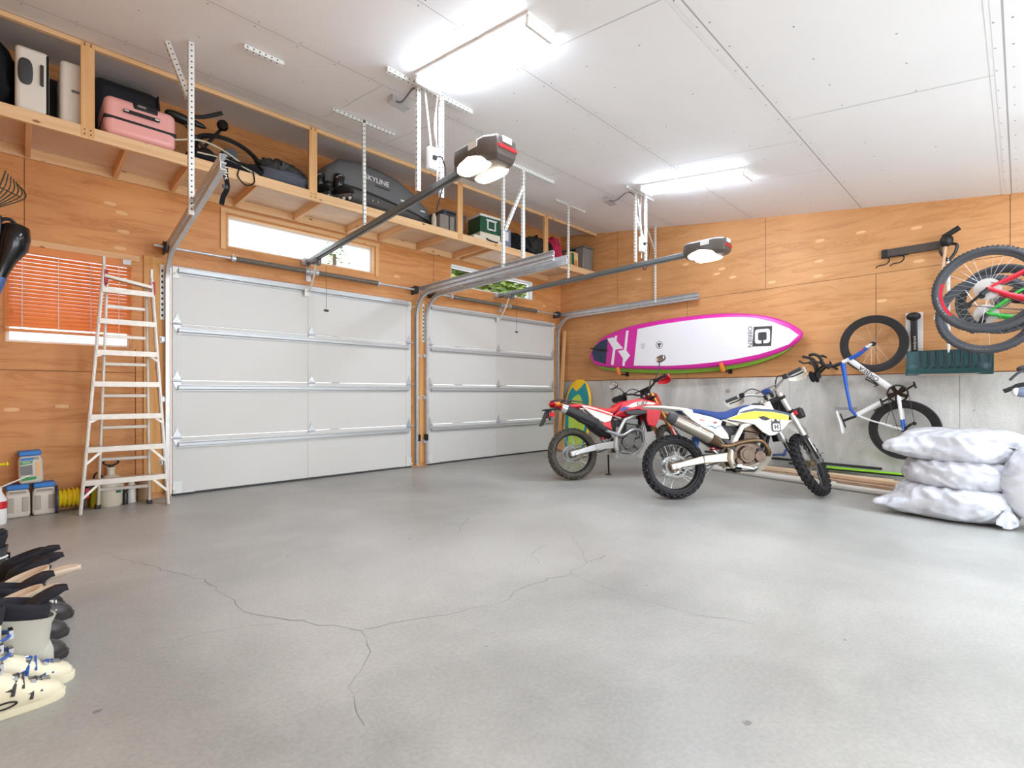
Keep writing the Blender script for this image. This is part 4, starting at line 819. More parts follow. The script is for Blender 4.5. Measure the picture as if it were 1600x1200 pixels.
for s in (-1, 1):
    q = MB(); q.tube(spline([(.90, s * .2, .47), (.97, s * .2, .52), (1.06, s * .21, .53), (1.12, s * .2, .58), (1.13, s * .2, .64)]), .019, 10); q.tube(spline([(1.0, s * .2, .54), (1.04, s * .2, .62), (1.05, s * .19, .72), (1.1, s * .19, .77)]), .01, 8); q.build('brake_horn', MT['black'], o)
    q = MB(); q.tube(spline([(.84, s * .06, .66), (1.0, s * .055, .65), (1.1, s * .05, .67), (1.16, s * .05, .75)]), .017, 10); q.build('aero_extension', MT['black'], o)
    q = MB(); q.ell((.87, s * .09, .71), (.075, .05, .03)); q.tube([(.89, s * .09, .69), (.97, s * .08, .55)], .015, 8); q.build('elbow_pad', MT['fabric_black'], o)
for p, a in (((.66, .075), .5), ((.37, .16), 1.9)):
    b = MB(); d = V((math.cos(a), 0, math.sin(a))); n_ = V((-d.z, 0, d.x)); n_ = n_ if n_.z > 0 or p[0] < .5 else -n_
    c = V((p[0], -.0, p[1])) + n_ * .06; b.tube([c + d * .07 + V((0, -.03, 0)), c + d * .07 + V((0, .03, 0)), c - d * .07 + V((0, .03, 0)), c - d * .06 + n_ * .03, c - d * .07 + V((0, -.03, 0)), c + d * .07 + V((0, -.03, 0)) + n_ * .03], .0075, 6, True); b.build('bottle_cage', MT['black'], root)
crankset(root, BB, MT['black_gloss'], .1, 1.9); chain(root, BB, .1, .05, MT['dark_grey'], (.05, -.12))
b = MB(); b.tube([(0.01, -.05, -.01), (.05, -.06, -.09)], .014, 8); b.cyl((.05, -.055, -.115), (.05, -.045, -.115), .022, n=14); b.build('derailleur', MT['black'], root)
b = MB(); b.tube(spline([(.05, -.04, -.04), (.1, -.05, .14), (.3, -.03, .02)]), .003, 6); b.build('brake_cable', MT['black'], root)
t = wthing('wheel_rack', 'vertical black wheel rack on a white board above the green shovel', 'bike rack', 5.41, 1.55, 0); b = MB(); b.bx(-.09, .07, -.02, -.001, -.05, .48); b.build('backing_board', MT['white_matte'], t, bevel=.003); b = MB(); b.bar((0, -.05, -.04), (-.01, -.05, .42), .06, .05, (0, 1, 0)); b.ell((-.01, -.07, .43), (.07, .05, .05)); b.build('rack_arm', MT['black'], t, bevel=.01); text('steadyrack', 'lettering', .038, MT['white'], t, fr((0.0, -.077, .12), (0, 0, 1), (-1, 0, 0)))
# --- mountain bikes hanging at the right edge
m_tyre = mat('tyre_grey', (66, 68, 72), .75, bump=.2, bscale=80)
def mtb(c, pitch, m, label, m_rim, words, wm, R=.372, tr=.029, rd=.022, cas=.09, hyb=False, yaw=0):
    t = thing('mountain_bicycle', label, 'bicycle', mat=M.Translation(c) @ RZ(-PI / 2 + yaw) @ RY(pitch), group='bicycles hanging at the right edge')
    bike_wheel(t, 0, 0, R, tr, rd, m_rim, 28, not hyb, cas, .08, words=words, wm=wm, mtyre=m_tyre); bike_wheel(t, 1.15, 0, R, tr, rd, m_rim, 28, not hyb, 0, .08, mtyre=m_tyre)
    BB = (.44, -.03); HT = (.98, .36); HB = (1.01, .26); SC = (.3, .36)
    b = MB(); b.tube([(HB[0], 0, HB[1]), (.8, 0, .13), (BB[0], 0, BB[1])], [.03, .028, .03], 14); b.tube([(HT[0], 0, HT[1] - .02), (.65, 0, .35), (SC[0], 0, SC[1] - .03)], [.024, .018, .017], 12); b.tube([(BB[0], 0, BB[1]), (SC[0], 0, SC[1] + .03)], .018, 12); straight(b, HB, HT, .026); b.build('frame', m, t)
    for s in (-1, 1):
        b = MB(); b.tube([(SC[0], s * .02, SC[1] - .05), (.18, s * .06, .2), (0.02, s * .07, .02)], [.012, .011, .012], 10); b.build('seat_stay', m, t)
        b = MB(); b.tube([(BB[0], s * .03, BB[1]), (.3, s * .055, -.03), (.15, s * .065, -.02), (0, s * .072, 0)], [.026, .024, .018, .016], 12); b.build('chain_stay', m, t)
        b = MB(); b.tube([(HB[0] + .005, s * .06, HB[1] - .02), (1.15, s * .06, .0)], [.02, .017], 12); b.build('fork_leg', MT['black'], t)
    b = MB(); b.tube([(SC[0], 0, SC[1]), (.25, 0, .53)], .014, 10); b.build('seat_post', MT['black'], t)
    b = MB(); b.rings([[V((x, w * math.cos(a), .55 + hh * math.sin(a))) for a in [2 * PI * k / 12 for k in range(12)]] for x, w, hh in ((.11, .05, .012), (.15, .072, .022), (.23, .05, .02), (.32, .024, .016), (.37, .012, .008))]); b.build('saddle', MT['black'], t)
    b = MB(); b.tube([(HT[0], 0, HT[1]), (.96, 0, .44), (1.02, 0, .46)], .018, 10); b.tube([(.97, -.36, .49), (1.02, -.05, .46), (1.02, .05, .46), (.97, .36, .49)], .014, 10); b.build('handlebar', MT['black'], t)
    crankset(t, BB, MT['black'], .075, .6); chain(t, BB, .075, cas * .6, m, (-.06, -.16))
    b = MB(); b.tube([(.01, -.075, -.01), (-.02, -.085, -.06)], .02, 10); b.bar((-.02, -.08, -.06), (-.07, -.07, -.16), .022, .01, (0, 1, 0)); b.cyl((-.07, -.075, -.165), (-.07, -.06, -.165), .026, n=14); b.cyl((-.01, -.075, -.07), (-.01, -.06, -.07), .022, n=14); b.build('derailleur', MT['black'], t)
    return t
m_redf = mat('bike_red', (208, 26, 50), .3); m_grf = mat('bike_green', (36, 156, 46), .35)
rA = mtb(V((-1.58, -6.08, 1.975)), math.radians(20), m_redf, 'red mountain bicycle hanging nearest, at the right edge', MT['dark_grey'], [('MAXXIS', 3.62, .034)], MT['white'], yaw=.0)
for ch in [q for q in bpy.data.objects if q.parent == rA and q.name.startswith('wheel')]:
    b = MB(); rings = []
    for k in range(14): a = 3.2 + 1.0 * k / 13; rings.append([V(((.314 + q) * math.cos(a), y, (.314 + q) * math.sin(a))) for q, y in ((.006, -.0145), (-.018, -.0135), (-.018, -.01), (.006, -.011))])
    b.rings(rings); b.build('red_rim_decal', m_redf, ch)
mtb(V((-.98, -6.05, 1.83)), math.radians(8), m_grf, 'green mountain bicycle hanging behind the red one', MT['dark_grey'], [('MAXXIS', 4.45, .03)], mat('tyre_gold', (196, 176, 90), .6))
mtb(V((-.55, -6.14, 2.02)), math.radians(8), MT['black'], 'black bicycle with deep black rims hanging farthest from the viewer behind the green one', MT['black'], None, None, .345, .014, .06, .06, True)
for k, (x, z) in enumerate(((-1.58, 1.9), (-.98, 1.9), (-.55, 2.1))):
    for y, zz in ((-6.42, z + .55), (-7.05, z + .2)):
        b = MB(); b.tube([(x, y, zz - .04), (x, y, ceil_z(y))], .004, 6); tag(b.build('hoist_rope', MT['white']), 'thin hoist rope holding a bicycle from the ceiling, outside the frame', 'rope', 'hoist ropes of the hanging bicycles')
# handlebar end at the right edge
t = thing('bicycle_handlebar', 'black grip and brake lever poking in at the right edge above the tyre bags', 'handlebar', (-1.15, -6.26, 1.18)); b = MB(); b.tube(spline([(0, .09, -.08), (.0, .03, -.05), (0, -.03, -.02), (0, -.3, .03)]), .019, 12); b.build('grip', MT['rubber'], t); b = MB(); b.tube(spline([(-.02, .05, .02), (-.03, -.01, .09), (-.01, -.08, .12), (0, -.12, .1)]), .011, 8); b.ell((0, -.06, .12), (.04, .07, .035)); b.build('brake_lever', MT['dark_grey'], t); b = MB(); b.ell((0, -.05, -.09), (.05, .085, .045)); b.build('light_housing', mat('housing_blue', (126, 138, 164), .35), t); b = MB(); b.ell((0, .01, -.085), (.045, .03, .04)); b.build('lens_cap', MT['white'], t)
b = MB(); b.tube([(0, -.3, .03), (.0, -.5, .03)], .016, 10); b.tube([(0, -.5, .04), (.03, -.5, -1.06)], .018, 10); b.build('stem', MT['dark_grey'], t); b = MB(); b.torus(.09, .025, 28, 10, X=TR(.03, -.5, -1.065)); b.build('front_wheel', MT['rubber'], t)
# ------------------------------------------------------------------ tool rail, snow shovel, wooden handle
t = wthing('tool_rail', 'dark horizontal tool rail with hooks, high on the plywood wall', 'rail', 5.35, 2.775, 0); b = MB(); b.bx(-.26, .29, -.04, -.001, -.045, .045); b.build('rail_body', mat('rail_dark', (72, 64, 58), .45), t, bevel=.004); b = MB(); b.bx(-.255, -.20, -.044, -.03, -.046, .046); b.build('end_cap', MT['black'], t)
for s in (-.24, -.1): b = MB(); b.tube(spline([(s, -.03, -.05), (s + .05, -.05, -.06), (s + .06, -.06, -.1), (s + .03, -.08, -.14), (s - .04, -.09, -.15), (s - .07, -.09, -.17)]), .007, 8); b.build('hook', MT['black'], t)
b = MB(); b.tube([(-.26, -.035, -.05), (.0, -.035, -.05)], .008, 8); b.build('hook_bar', MT['black'], t)
m_wood = mat('handle_wood', (214, 176, 140), .5); m_teal = mat('shovel_teal', (22, 66, 68), .35)
t = wthing('snow_shovel', 'dark teal snow shovel hanging blade-down below the wheel rack', 'shovel', 5.715, 1.43, .10)
b = MB(); W = .365; prof = [(.0, .14), (-.004, .1), (-.01, .04), (-.016, -.03), (-.03, -.085), (-.055, -.135)]
b.grid(lambda u, v: V(((u - .5) * 2 * W, -.03 + (lambda k: prof[min(5, int(k * 5))][0] + (prof[min(5, int(k * 5) + 1)][0] - prof[min(5, int(k * 5))][0]) * (k * 5 - int(k * 5)) if k < 1 else prof[5][0])(v) * 1.6 + .06 * abs(2 * u - 1) ** 6 * -1, .14 - .28 * v)), 25, 13); b.build('blade', m_teal, t, solid=.006)
b = MB()
for k in range(10):
    x = -W + .05 + k * (2 * W - .1) / 9; b.tube(spline([(x, -.036, .132), (x + .005, -.047, .06), (x + .008, -.058, -.01), (x - .002, -.068, -.05), (x - .035, -.07, -.06)]), .010, 8)
b.build('blade_rib', mat('shovel_rib', (14, 34, 36), .4), t)
b = MB(); b.bar((-W, -.12, -.138), (W, -.12, -.138), .008, .016); b.build('wear_strip', MT['steel'], t)
b = MB(); b.tube([(0, -.02, .05), (.0, -.05, 1.14)], .016, 10); b.build('handle', MT['galv_white'], t); b = MB(); b.tube(spline([(-.0, -.05, 1.12), (-.06, -.05, 1.22), (-.06, -.05, 1.3), (.06, -.05, 1.3), (.06, -.05, 1.22), (0, -.05, 1.12)]), .016, 8); b.build('grip', MT['black'], t)
t = wthing('wooden_handled_tool', 'pale wooden tool handle with black grip hanging at the rail end', 'tool handle', 5.65, 2.7, .16); b = MB(); b.tube([(.05, 0, .08), (-.04, 0, -.74)], .016, 10); b.build('handle', m_wood, t); b = MB(); b.tube([(-.04, 0, -.74), (-.045, 0, -.79)], .017, 10); b.build('end_cap', MT['white'], t); b = MB(); b.tube([(.02, 0, .12), (.16, -.01, .2)], .03, 12); b.ell((.05, 0, .08), (.06, .05, .07)); b.build('grip', MT['black'], t)
# ------------------------------------------------------------------ corner: boards and belly board
t = thing('kneeboard', 'green, teal and yellow belly board leaning in the corner behind the red motorcycle', 'board', (-.23, -.53, .0), -PI / 2); t.rotation_euler = (-.12, 0, -PI / 2)
bo = sp2([(-.2, .03), (-.27, .3), (-.29, .7), (-.28, 1.0), (-.22, 1.2), (-.1, 1.33), (0, 1.35), (.1, 1.33), (.22, 1.2), (.28, 1.0), (.29, .7), (.27, .3), (.2, .03)], 3)
b = MB(); b.rings([[V((x * k, y, .68 + (z - .68) * k)) for x, z in bo] for k, y in ((.95, .025), (1, .01), (1, -.015), (.96, -.03))]); b.build('board_body', mat('board_yellow', (246, 196, 22), .4), t)
def bd(name, pts, m, y): b = MB(); b.prism(sp2(pts, 4), y - .001, -.02); b.build(name, m, t, smooth=0)
bd('teal_field', [(-.18, .07), (-.245, .4), (-.26, .8), (-.24, 1.0), (-.2, 1.12), (-.13, 1.2), (-.05, 1.13), (.06, 1.2), (.14, 1.28), (.2, 1.15), (.25, 1.0), (.26, .7), (.24, .3), (.18, .07)], mat('board_teal', (22, 148, 158), .4), -.0315)
bd('lime_field', [(-.12, .08), (-.16, .4), (-.18, .75), (-.14, .95), (-.04, 1.05), (.04, 1.06), (.12, .93), (.2, .75), (.2, .4), (.14, .08)], mat('board_limegreen', (188, 222, 84), .4), -.0335)
for y, tp, l, w in ((-.13, 2.28, 'tall pine board standing in the corner beside the right garage door', .07), (-.215, 1.02, 'short pine board end standing between the tall board and the belly board', .1)):
    t = thing('pine_board', l, 'board', (-.2, y, 0), group='boards standing in the corner'); b = MB(); b.bar((0, 0, .012), (.165, 0, tp), .035, w, (0, 1, 0)); b.build('plank', MT['pine_z'], t, bevel=.004)
# ------------------------------------------------------------------ pipes, planks and skis on the floor along the wall
m_pvc = mat('pvc', (222, 220, 214), .35)
def pipe(p, q, r, m, name, label, cat, group=None): b = MB(); b.cyl(p, q, r, n=16); tag(b.build(name, m), label, cat, group)
pipe((-.36, -2.6, .028), (-1.03, -5.35, .034), .033, m_pvc, 'plastic_pipe', 'white plastic pipe lying outermost on the floor along the wall', 'pipe')
pipe((-.27, -2.7, .028), (-.80, -4.78, .034), .033, m_pvc, 'plastic_pipe', 'second white plastic pipe, between the outer pipe and the planks', 'pipe')
pipe((-.06, -2.9, .2), (-.07, -5.1, .17), .016, MT['black'], 'black_pole', 'black pole lying low against the concrete wall', 'pole')
pipe((-.09, -3.0, .018), (-.10, -4.7, .018), .016, MT['black'], 'black_pole', 'lower black pole lying beside the planks', 'pole')
MT['pale_y'] = mat_lumber('pale_plank', (214, 184, 150), (228, 202, 170), 'Y')
def plank(p, q, w, h, label, m='pine_y'):
    b = MB(); b.bar(p, q, w, h); tag(b.build('wooden_plank', MT[m], bevel=.003), label, 'plank', 'planks on the floor by the wall')
MT['old_y'] = mat_lumber('old_plank', (164, 136, 112), (190, 162, 136), 'Y', False)
plank((-.20, -2.9, .03), (-.42, -5.3, .03), .14, .04, 'weathered brown plank lying lowest, nearest the wall', 'old_y'); plank((-.22, -3.0, .075), (-.40, -5.25, .075), .12, .04, 'pale plank lying on the weathered plank', 'pale_y')
plank((-.58, -4.55, .04), (-.80, -5.35, .04), .16, .07, 'thick brown timber end in front of the motorcycle wheel', 'old_y'); plank((-.52, -4.65, .10), (-.70, -5.4, .10), .14, .04, 'pale board lying on top of the thick brown timber', 'pale_y')
t = thing('ski', 'lime green and black ski lying along the foot of the concrete wall', 'ski', (-.13, -4.9, .14)); b = MB(); b.bar((0, .42, 0), (-.02, -.6, .0), .1, .015); b.build('ski_body', mat('ski_lime', (150, 226, 40), .4), t, bevel=.003); b = MB(); b.bar((0, .8, .005), (0, .42, 0), .09, .02); b.bar((-.045, .42, -.016), (-.065, -.6, -.016), .012, .02); b.build('ski_tail', MT['black'], t)
t = thing('bar_clamp', 'blue clamp on the poles behind the motorcycle engine', 'clamp', (-.10, -3.95, .23)); b = MB(); b.bar((0, .1, 0), (0, -.1, .03), .04, .03); b.bar((0, -.06, 0), (0, -.1, .1), .03, .03); b.build('clamp_body', mat('clamp_blue', (52, 76, 120), .45), t, bevel=.006)
# ------------------------------------------------------------------ tyres in white plastic bags
from mathutils import noise
def mat_bag():
    m = mat('plastic_bag', (232, 233, 236), .3, spec=.5); nt = m.node_tree; L = nt.links.new; b = nt.nodes['Principled BSDF']
    g = nt.nodes.new('ShaderNodeNewGeometry'); n = nt.nodes.new('ShaderNodeTexNoise'); n.inputs['Scale'].default_value = 5; n.inputs['Detail'].default_value = 3; n.inputs['Distortion'].default_value = 1.5; L(g.outputs['Position'], n.inputs['Vector'])
    r = ramp(nt, [(.3, (180, 183, 190)), (.55, (206, 208, 214))]); L(n.outputs['Fac'], r.inputs['Fac']); L(r.outputs['Color'], b.inputs['Base Color'])
    n2 = nt.nodes.new('ShaderNodeTexNoise'); n2.noise_type = 'RIDGED_MULTIFRACTAL'; n2.inputs['Scale'].default_value = 4; n2.inputs['Detail'].default_value = 3; n2.inputs['Distortion'].default_value = .8; L(g.outputs['Position'], n2.inputs['Vector'])
    q = nt.nodes.new('ShaderNodeBump'); q.inputs['Strength'].default_value = .6; q.inputs['Distance'].default_value = .02; L(n2.outputs['Fac'], q.inputs['Height']); L(q.outputs['Normal'], b.inputs['Normal'])
    return m
m_bag = mat_bag()
def bag(label, c, R, H, seed, tip=None, knot=None, group='bagged tyres', standing=False):
    """a tyre wrapped in a thin bag: flattened drum with sunken middle, tight creases running to the knot, a loose tip"""
    t = thing('bagged_tyre', label, 'bagged tyre', c, group=group); nu, nv = 200, 64; vs = []; fs = []; off = V((seed * 7.3, seed * 3.1, 0))
    for i in range(nv + 1):
        e = -PI / 2 + PI * i / nv
        for j in range(nu):
            a = 2 * PI * j / nu; ce_, se = math.copysign(abs(math.cos(e)) ** .5, math.cos(e)), math.copysign(abs(math.sin(e)) ** .6, math.sin(e))
            d = V((ce_ * math.cos(a), ce_ * math.sin(a), se * .5)); ka = knot[0] if knot else 1.0
            dk = (a - ka + PI) % (2 * PI) - PI
            fold = 1 - abs(noise.noise(V((a * 3.2 + 1.2 * se, se * 1.1, 0)) + off)) * 2; fine = 1 - abs(noise.noise(d * 5 + off)) * 2; big = noise.noise(d * 1.6 + off)
            cr = abs(math.sin(math.atan2(se * .5 - .05, dk) * 9)) * math.exp(-(dk / .7) ** 2) if knot else 0
            r = R * (1 + .045 * fold + .014 * fine + .05 * big + .03 * cr - .02)
            dz = .014 * fold + .004 * fine
            if tip:
                da = (a - tip[0] + PI) % (2 * PI) - PI; r += tip[1] * math.exp(-(da / .3) ** 2) * math.exp(-((se + tip[2]) / .55) ** 2) * (1 + .25 * fine)
            sag = 1 - .12 * max(0, 1 - (ce_ / .6) ** 2) if se > 0 else 1
            x, y, z = r * ce_ * math.cos(a), r * ce_ * math.sin(a), H * .5 * (1 + se * sag) + dz * (1 if se > -.3 else 0)
            z = max(0.0, z)
            if standing: x, y, z = (z - H / 2), y, x + R * 1.04
            vs.append((x, y, z))
    for i in range(nv):
        for j in range(nu): fs.append((i * nu + j, i * nu + (j + 1) % nu, (i + 1) * nu + (j + 1) % nu, (i + 1) * nu + j))
    b = MB(); b.add(vs, fs); b.build('bag', m_bag, t, smooth=180)
    if knot:
        a, zz = knot; d = V((math.cos(a), math.sin(a), 0)); s = V((-d.y, d.x, 0)); p = d * R * 1.0 + V((0, 0, zz)); b = MB(); rings = []
        for q, rr, dz in ((-.03, .06, .0), (.01, .02, 0), (.025, .015, -.004), (.04, .045, -.03), (.05, .075, -.075), (.052, .08, -.11)):
            rings.append([p + d * (q + .012 * math.sin(5 * w + rr * 40)) + s * (rr * math.cos(w) * (1 + .3 * math.sin(3 * w))) + V((0, 0, dz + rr * .35 * math.sin(w))) for w in [2 * PI * k / 24 for k in range(24)]])
        b.rings(rings); b.build('knot', m_bag, t, smooth=80)
    return t
bag('bottom bagged tyre of the stack of three, pointed tip on the floor', (-1.62, -5.88, 0), .42, .28, 1, (2.1, .18, .4), (-2.35, .15))
bag('middle bagged tyre of the stack of three', (-1.54, -5.92, .245), .41, .27, 2, (2.2, .03, 0))
bag('top bagged tyre of the stack of three, its bag flapping left', (-1.52, -5.90, .475), .41, .285, 3, (2.2, .17, .2), (-2.15, .16))
bag('upright bagged tyre cut off by the right frame edge', (-1.82, -6.53, 0), .36, .26, 4, None, None, standing=True)
# ------------------------------------------------------------------ motorcycles: local x forward, y left, z up, origin where the rear tyre meets the floor
m_titan = mat('silencer_titanium', (150, 142, 132), .34, .75, noise=.12, nscale=9); m_case = mat('engine_bronze', (98, 80, 66), .42, .55, noise=.3, nscale=25); m_eng = mat('engine_silver', (128, 126, 122), .4, .65, noise=.2, nscale=25); m_hdr = mat('header_pipe', (112, 88, 64), .35, .8, noise=.2, nscale=12)
m_plast = mat('plastic_white', (232, 228, 218), .3); m_pblack = mat('plastic_black', (34, 34, 36), .5); m_seatb = mat('seat_blue', (38, 64, 128), .7, bump=.3, bscale=150); m_yel = mat('plastic_yellow', (244, 222, 22), .3); m_navyp = mat('plastic_navy', (58, 70, 90), .4)
m_redp = mat('plastic_red', (214, 26, 44), .28); m_seatr = mat('seat_red', (206, 58, 56), .65, bump=.3, bscale=150); m_mud = mat('tyre_dusty', (84, 80, 72), .85, noise=.25, nscale=12, bump=.3, bscale=60); m_swing = mat('swingarm_alloy', (190, 182, 166), .4, .45, noise=.12, nscale=10); m_swings = mat('swingarm_silver', (206, 206, 204), .36, .5); m_fgold = mat('fork_gold', (196, 146, 72), .28, .7)
m_disc = mat('disc_steel', (122, 118, 112), .45, .7); m_hubb = mat('hub_bronze', (134, 116, 92), .5, .4, noise=.25, nscale=30)
def mwheel(root, name, R, w, c, m_t, m_rim, m_hub, X=None, disc=.12, dside=-1, knobs=34, sprocket=0, spoke=32, kh=.012):
    t = bpy.data.objects.new(name, None); COL.objects.link(t); t.parent = root; t.empty_display_size = .1
    t.matrix_basis = (X if X is not None else M.Identity(4)) @ TR(*c)
    R0 = R - kh; b = MB(); tr = .036; pr = [((math.cos(a)) * tr, math.sin(a) * w / 2) for a in [2 * PI * k / 14 for k in range(14)]]; b.torus(R0 - tr, 0, 64, prof=pr)
    for k in range(knobs):
        X2 = RY(-2 * PI * k / knobs); X3 = RY(-2 * PI * (k + .5) / knobs); s = 2 * PI * R / knobs
        b.box((R0 + kh / 2 - .004, 0, 0), (kh + .006, w * .3, s * .46), X=X2)
        for q in (-1, 1):
            b.box((0, 0, 0), (kh + .008, w * .26, s * .42), X=X3 @ TR(R0 - .004, q * w * .31, 0) @ RZ(q * .45)); b.box((0, 0, 0), (kh + .006, w * .16, s * .42), X=X2 @ TR(R0 - .024, q * w * .465, 0) @ RZ(q * 1.05))
    b.build('tyre', m_t, t)
    b = MB(); rr = R0 - 2 * tr + .014; b.torus(rr, 0, 56, prof=[(.004, w * .34), (.0, w * .3), (-.012, w * .12), (-.016, 0), (-.012, -w * .12), (0, -w * .3), (.004, -w * .34), (-.006, -w * .34), (-.014, -w * .3), (-.024, -w * .1), (-.024, w * .1), (-.014, w * .3), (-.006, w * .34)]); b.build('rim', m_rim, t)
    b = MB(); spokes(b, rr - .014, .05, .038, spoke, th=.0022, cross=.75); b.build('spokes', MT['steel'], t)
    b = MB(); b.lathe([(0, -.062), (.03, -.062), (.032, -.045), (.056, -.04), (.056, -.03), (.034, -.02), (.034, .02), (.056, .03), (.056, .04), (.032, .045), (.03, .062), (0, .062)], 24, X=RX(PI / 2)); b.cyl((0, -.1, 0), (0, .1, 0), .012, n=10); b.build('hub', m_hub, t)
    b = MB(); b.torus(disc, 0, 48, prof=[(.0, .002), (.0, -.002), (-.022, -.002), (-.022, .002)], X=TR(0, dside * .07, 0))
    for k in range(6): a = 2 * PI * k / 6; b.bar((.04 * math.cos(a), dside * .066, .04 * math.sin(a)), ((disc - .026) * math.cos(a + .3), dside * .07, (disc - .026) * math.sin(a + .3)), .012, .004, (0, 1, 0))
    for k in range(24): a = 2 * PI * k / 24; b.cyl(((disc - .014) * math.cos(a), dside * .0725, (disc - .014) * math.sin(a)), ((disc - .014) * math.cos(a), dside * .0735, (disc - .014) * math.sin(a)), .004, n=6, mi=1)
    b.build('brake_disc', [m_disc, MT['black']], t)
    if sprocket:
        b = MB(); b.torus(sprocket, 0, 48, prof=[(.0, .003), (.0, -.003), (-.03, -.003), (-.03, .003)], X=TR(0, .075, 0))
        for k in range(44): b.box((sprocket + .003, .075, 0), (.008, .005, .007), X=RY(2 * PI * k / 44))
        b.build('sprocket', MT['steel'], t)
    return t
def panels(root, name, pts, y, th, m, bevel=.006, both=True, yf=None, sm=0):
    P = sp2(pts, sm) if sm else pts; out = []
    for s in ((-1, 1) if both else (-1,)):
        b = MB(); f = yf or (lambda x, z: 0); n = len(P)
        A = [(x, s * (y + f(x, z)), z) for x, z in P]; B2 = [(x, s * (y - th + f(x, z)), z) for x, z in P]
        b.add(A + B2, [tuple(range(n)), tuple(range(2 * n - 1, n - 1, -1))] + [(i, i + n, (i + 1) % n + n, (i + 1) % n) for i in range(n)])
        out.append(b.build(name, m, root, bevel=bevel))
    return out
def body(root, name, secs, m, smooth=60, p=.6, mi=None):
    """closed loft over x: (x, half width, z top, z bottom)"""
    b = MB(); rings = []
    for x, w, zt, zb in secs:
        zc, h = (zt + zb) / 2, (zt - zb) / 2
        rings.append([V((x, w * math.copysign(abs(math.cos(a)) ** p, math.cos(a)), zc + h * math.copysign(abs(math.sin(a)) ** p, math.sin(a)))) for a in [2 * PI * k / 20 for k in range(20)]])
    b.rings(rings); return b.build(name, m, root, smooth=smooth)
def mcommon(root, cfg):
    A = V((1.135, 0, .95)); ax = V((-.454, 0, .891)); Sx = TR(*A) @ M.Rotation(cfg['steer'], 4, ax) @ TR(*-A)
    mwheel(root, 'rear_wheel', cfg['Rr'], .125, (0, 0, cfg['Rr']), cfg['tyre'], cfg['rim'], cfg['hub'], None, .115, -1, cfg['kr'], .1, kh=cfg['kh'])
    mwheel(root, 'front_wheel', cfg['Rf'], .095, (cfg['wb'], 0, cfg['Rf']), cfg['tyre'], cfg['rim'], cfg['hub'], Sx, .125, 1, cfg['kf'], 0, kh=cfg['kh'])
    zr = cfg['Rr']; ms = cfg['swing']
    b = MB()
    for s in (-1, 1): b.bar((-.045, s * .105, zr - .002), (.27, s * .11, zr + .065), .03, .052, (0, 1, 0) if 0 else (0, 0, 1), h1=.075); b.bar((.27, s * .11, zr + .065), (.545, s * .085, .42), .032, .075, h1=.095); b.bar((-.07, s * .105, zr - .008), (.03, s * .105, zr + .012), .036, .06)
    b.bx(.36, .5, -.085, .085, .37, .44); o = b.build('swingarm', ms, root, bevel=.008)
    for s in (-1, 1): b = MB(); b.cyl((0, s * .1, zr), (0, s * .135, zr), .02, n=6); b.box((-.05, s * .124, zr - .004), (.02, .004, .04)); b.build('axle_nut', MT['chrome'], o)
    b = MB(); b.box((.07, -.1, zr + .03), (.09, .035, .06)); b.build('rear_caliper', MT['dark_grey'], root, bevel=.008)
    b = MB(); a0 = PI / 2
    for sgn in (1, -1): b.bar((0, .075, zr + sgn * .1), (.57, .065, .42 + sgn * .035), .012, .014)
    b.build('chain', MT['dark_grey'], root)
    b = MB(); b.tube([(.50, 0, .42), (.42, 0, .5), (.46, .0, .68)], .028, 12)
    for k in range(7): b.torus(.04, .007, 20, 6, X=TR(.435 + .006 * k, 0, .5 + .022 * k) @ RX(PI / 2), mi=1)
    b.build('shock_absorber', [MT['steel'], cfg['spring']], root)
    fm = cfg['frame']; b = MB()
    for s in (-1, 1):
        b.tube([(1.09, s * .04, .90), (.93, s * .1, .82), (.70, s * .12, .73), (.61, s * .11, .58), (.57, s * .1, .50)], [.026, .026, .025, .025, .025], 12); c4 = MB(); c4.tube([(.575, s * .1, .52), (.555, s * .1, .40), (.59, s * .09, .31)], [.03, .036, .024], 12); c4.build('pivot_plate', cfg['pivot'], root)
        c2 = MB(); c2.tube([(1.11, s * .02, .86), (1.0, s * .04, .58), (.92, s * .07, .36), (.80, s * .085, .28), (.60, s * .09, .29)], .016, 10); c2.build('cradle_tube', cfg['cradle'], root)
        b.tube([(.66, s * .1, .75), (.35, s * .09, .86), (.10, s * .08, .88)], .012, 8); b.tube([(.57, s * .1, .48), (.38, s * .1, .70), (.14, s * .08, .86)], .011, 8)
    b.cyl((1.105, 0, .87), (1.05, 0, 1.0), .034, n=16); b.build('frame', fm, root)
    body(root, 'airbox', [(.20, .05, .80, .70), (.26, .08, .84, .62), (.40, .085, .80, .52), (.52, .08, .78, .50), (.60, .06, .74, .58)], m_pblack)
    # engine
    ec, es_ = cfg['case'], cfg['cyl']; e = thing('engine', None, None, (0, 0, 0)); e.parent = root
    b = MB(); b.rings([[V((x, y, z)) for x, z in sp2([(.60, .34), (.58, .44), (.63, .53), (.74, .56), (.86, .54), (.93, .46), (.92, .38), (.84, .32), (.70, .30)], 3)] for y in (-.105, -.09, .09, .105)]); b.build('crankcase', ec, e, bevel=.006)
    b = MB(); b.cyl((.72, -.10, .44), (.72, -.145, .44), .092, .08, n=32); b.cyl((.72, -.145, .44), (.72, -.152, .44), .055, n=28)
    for k in range(7): a = 2 * PI * k / 7; b.cyl((.72 + .083 * math.cos(a), -.10, .44 + .083 * math.sin(a)), (.72 + .083 * math.cos(a), -.148, .44 + .083 * math.sin(a)), .008, n=8)
    b.build('clutch_cover', es_, e, bevel=.003)
    for c3 in (((.86, -.1, .42), (.86, -.135, .42), .058), ((.84, .1, .43), (.84, .14, .43), .08), ((.64, -.1, .38), (.64, -.13, .38), .035)): b = MB(); b.cyl(*c3, n=28); b.build('side_cover', ec, e, bevel=.003)
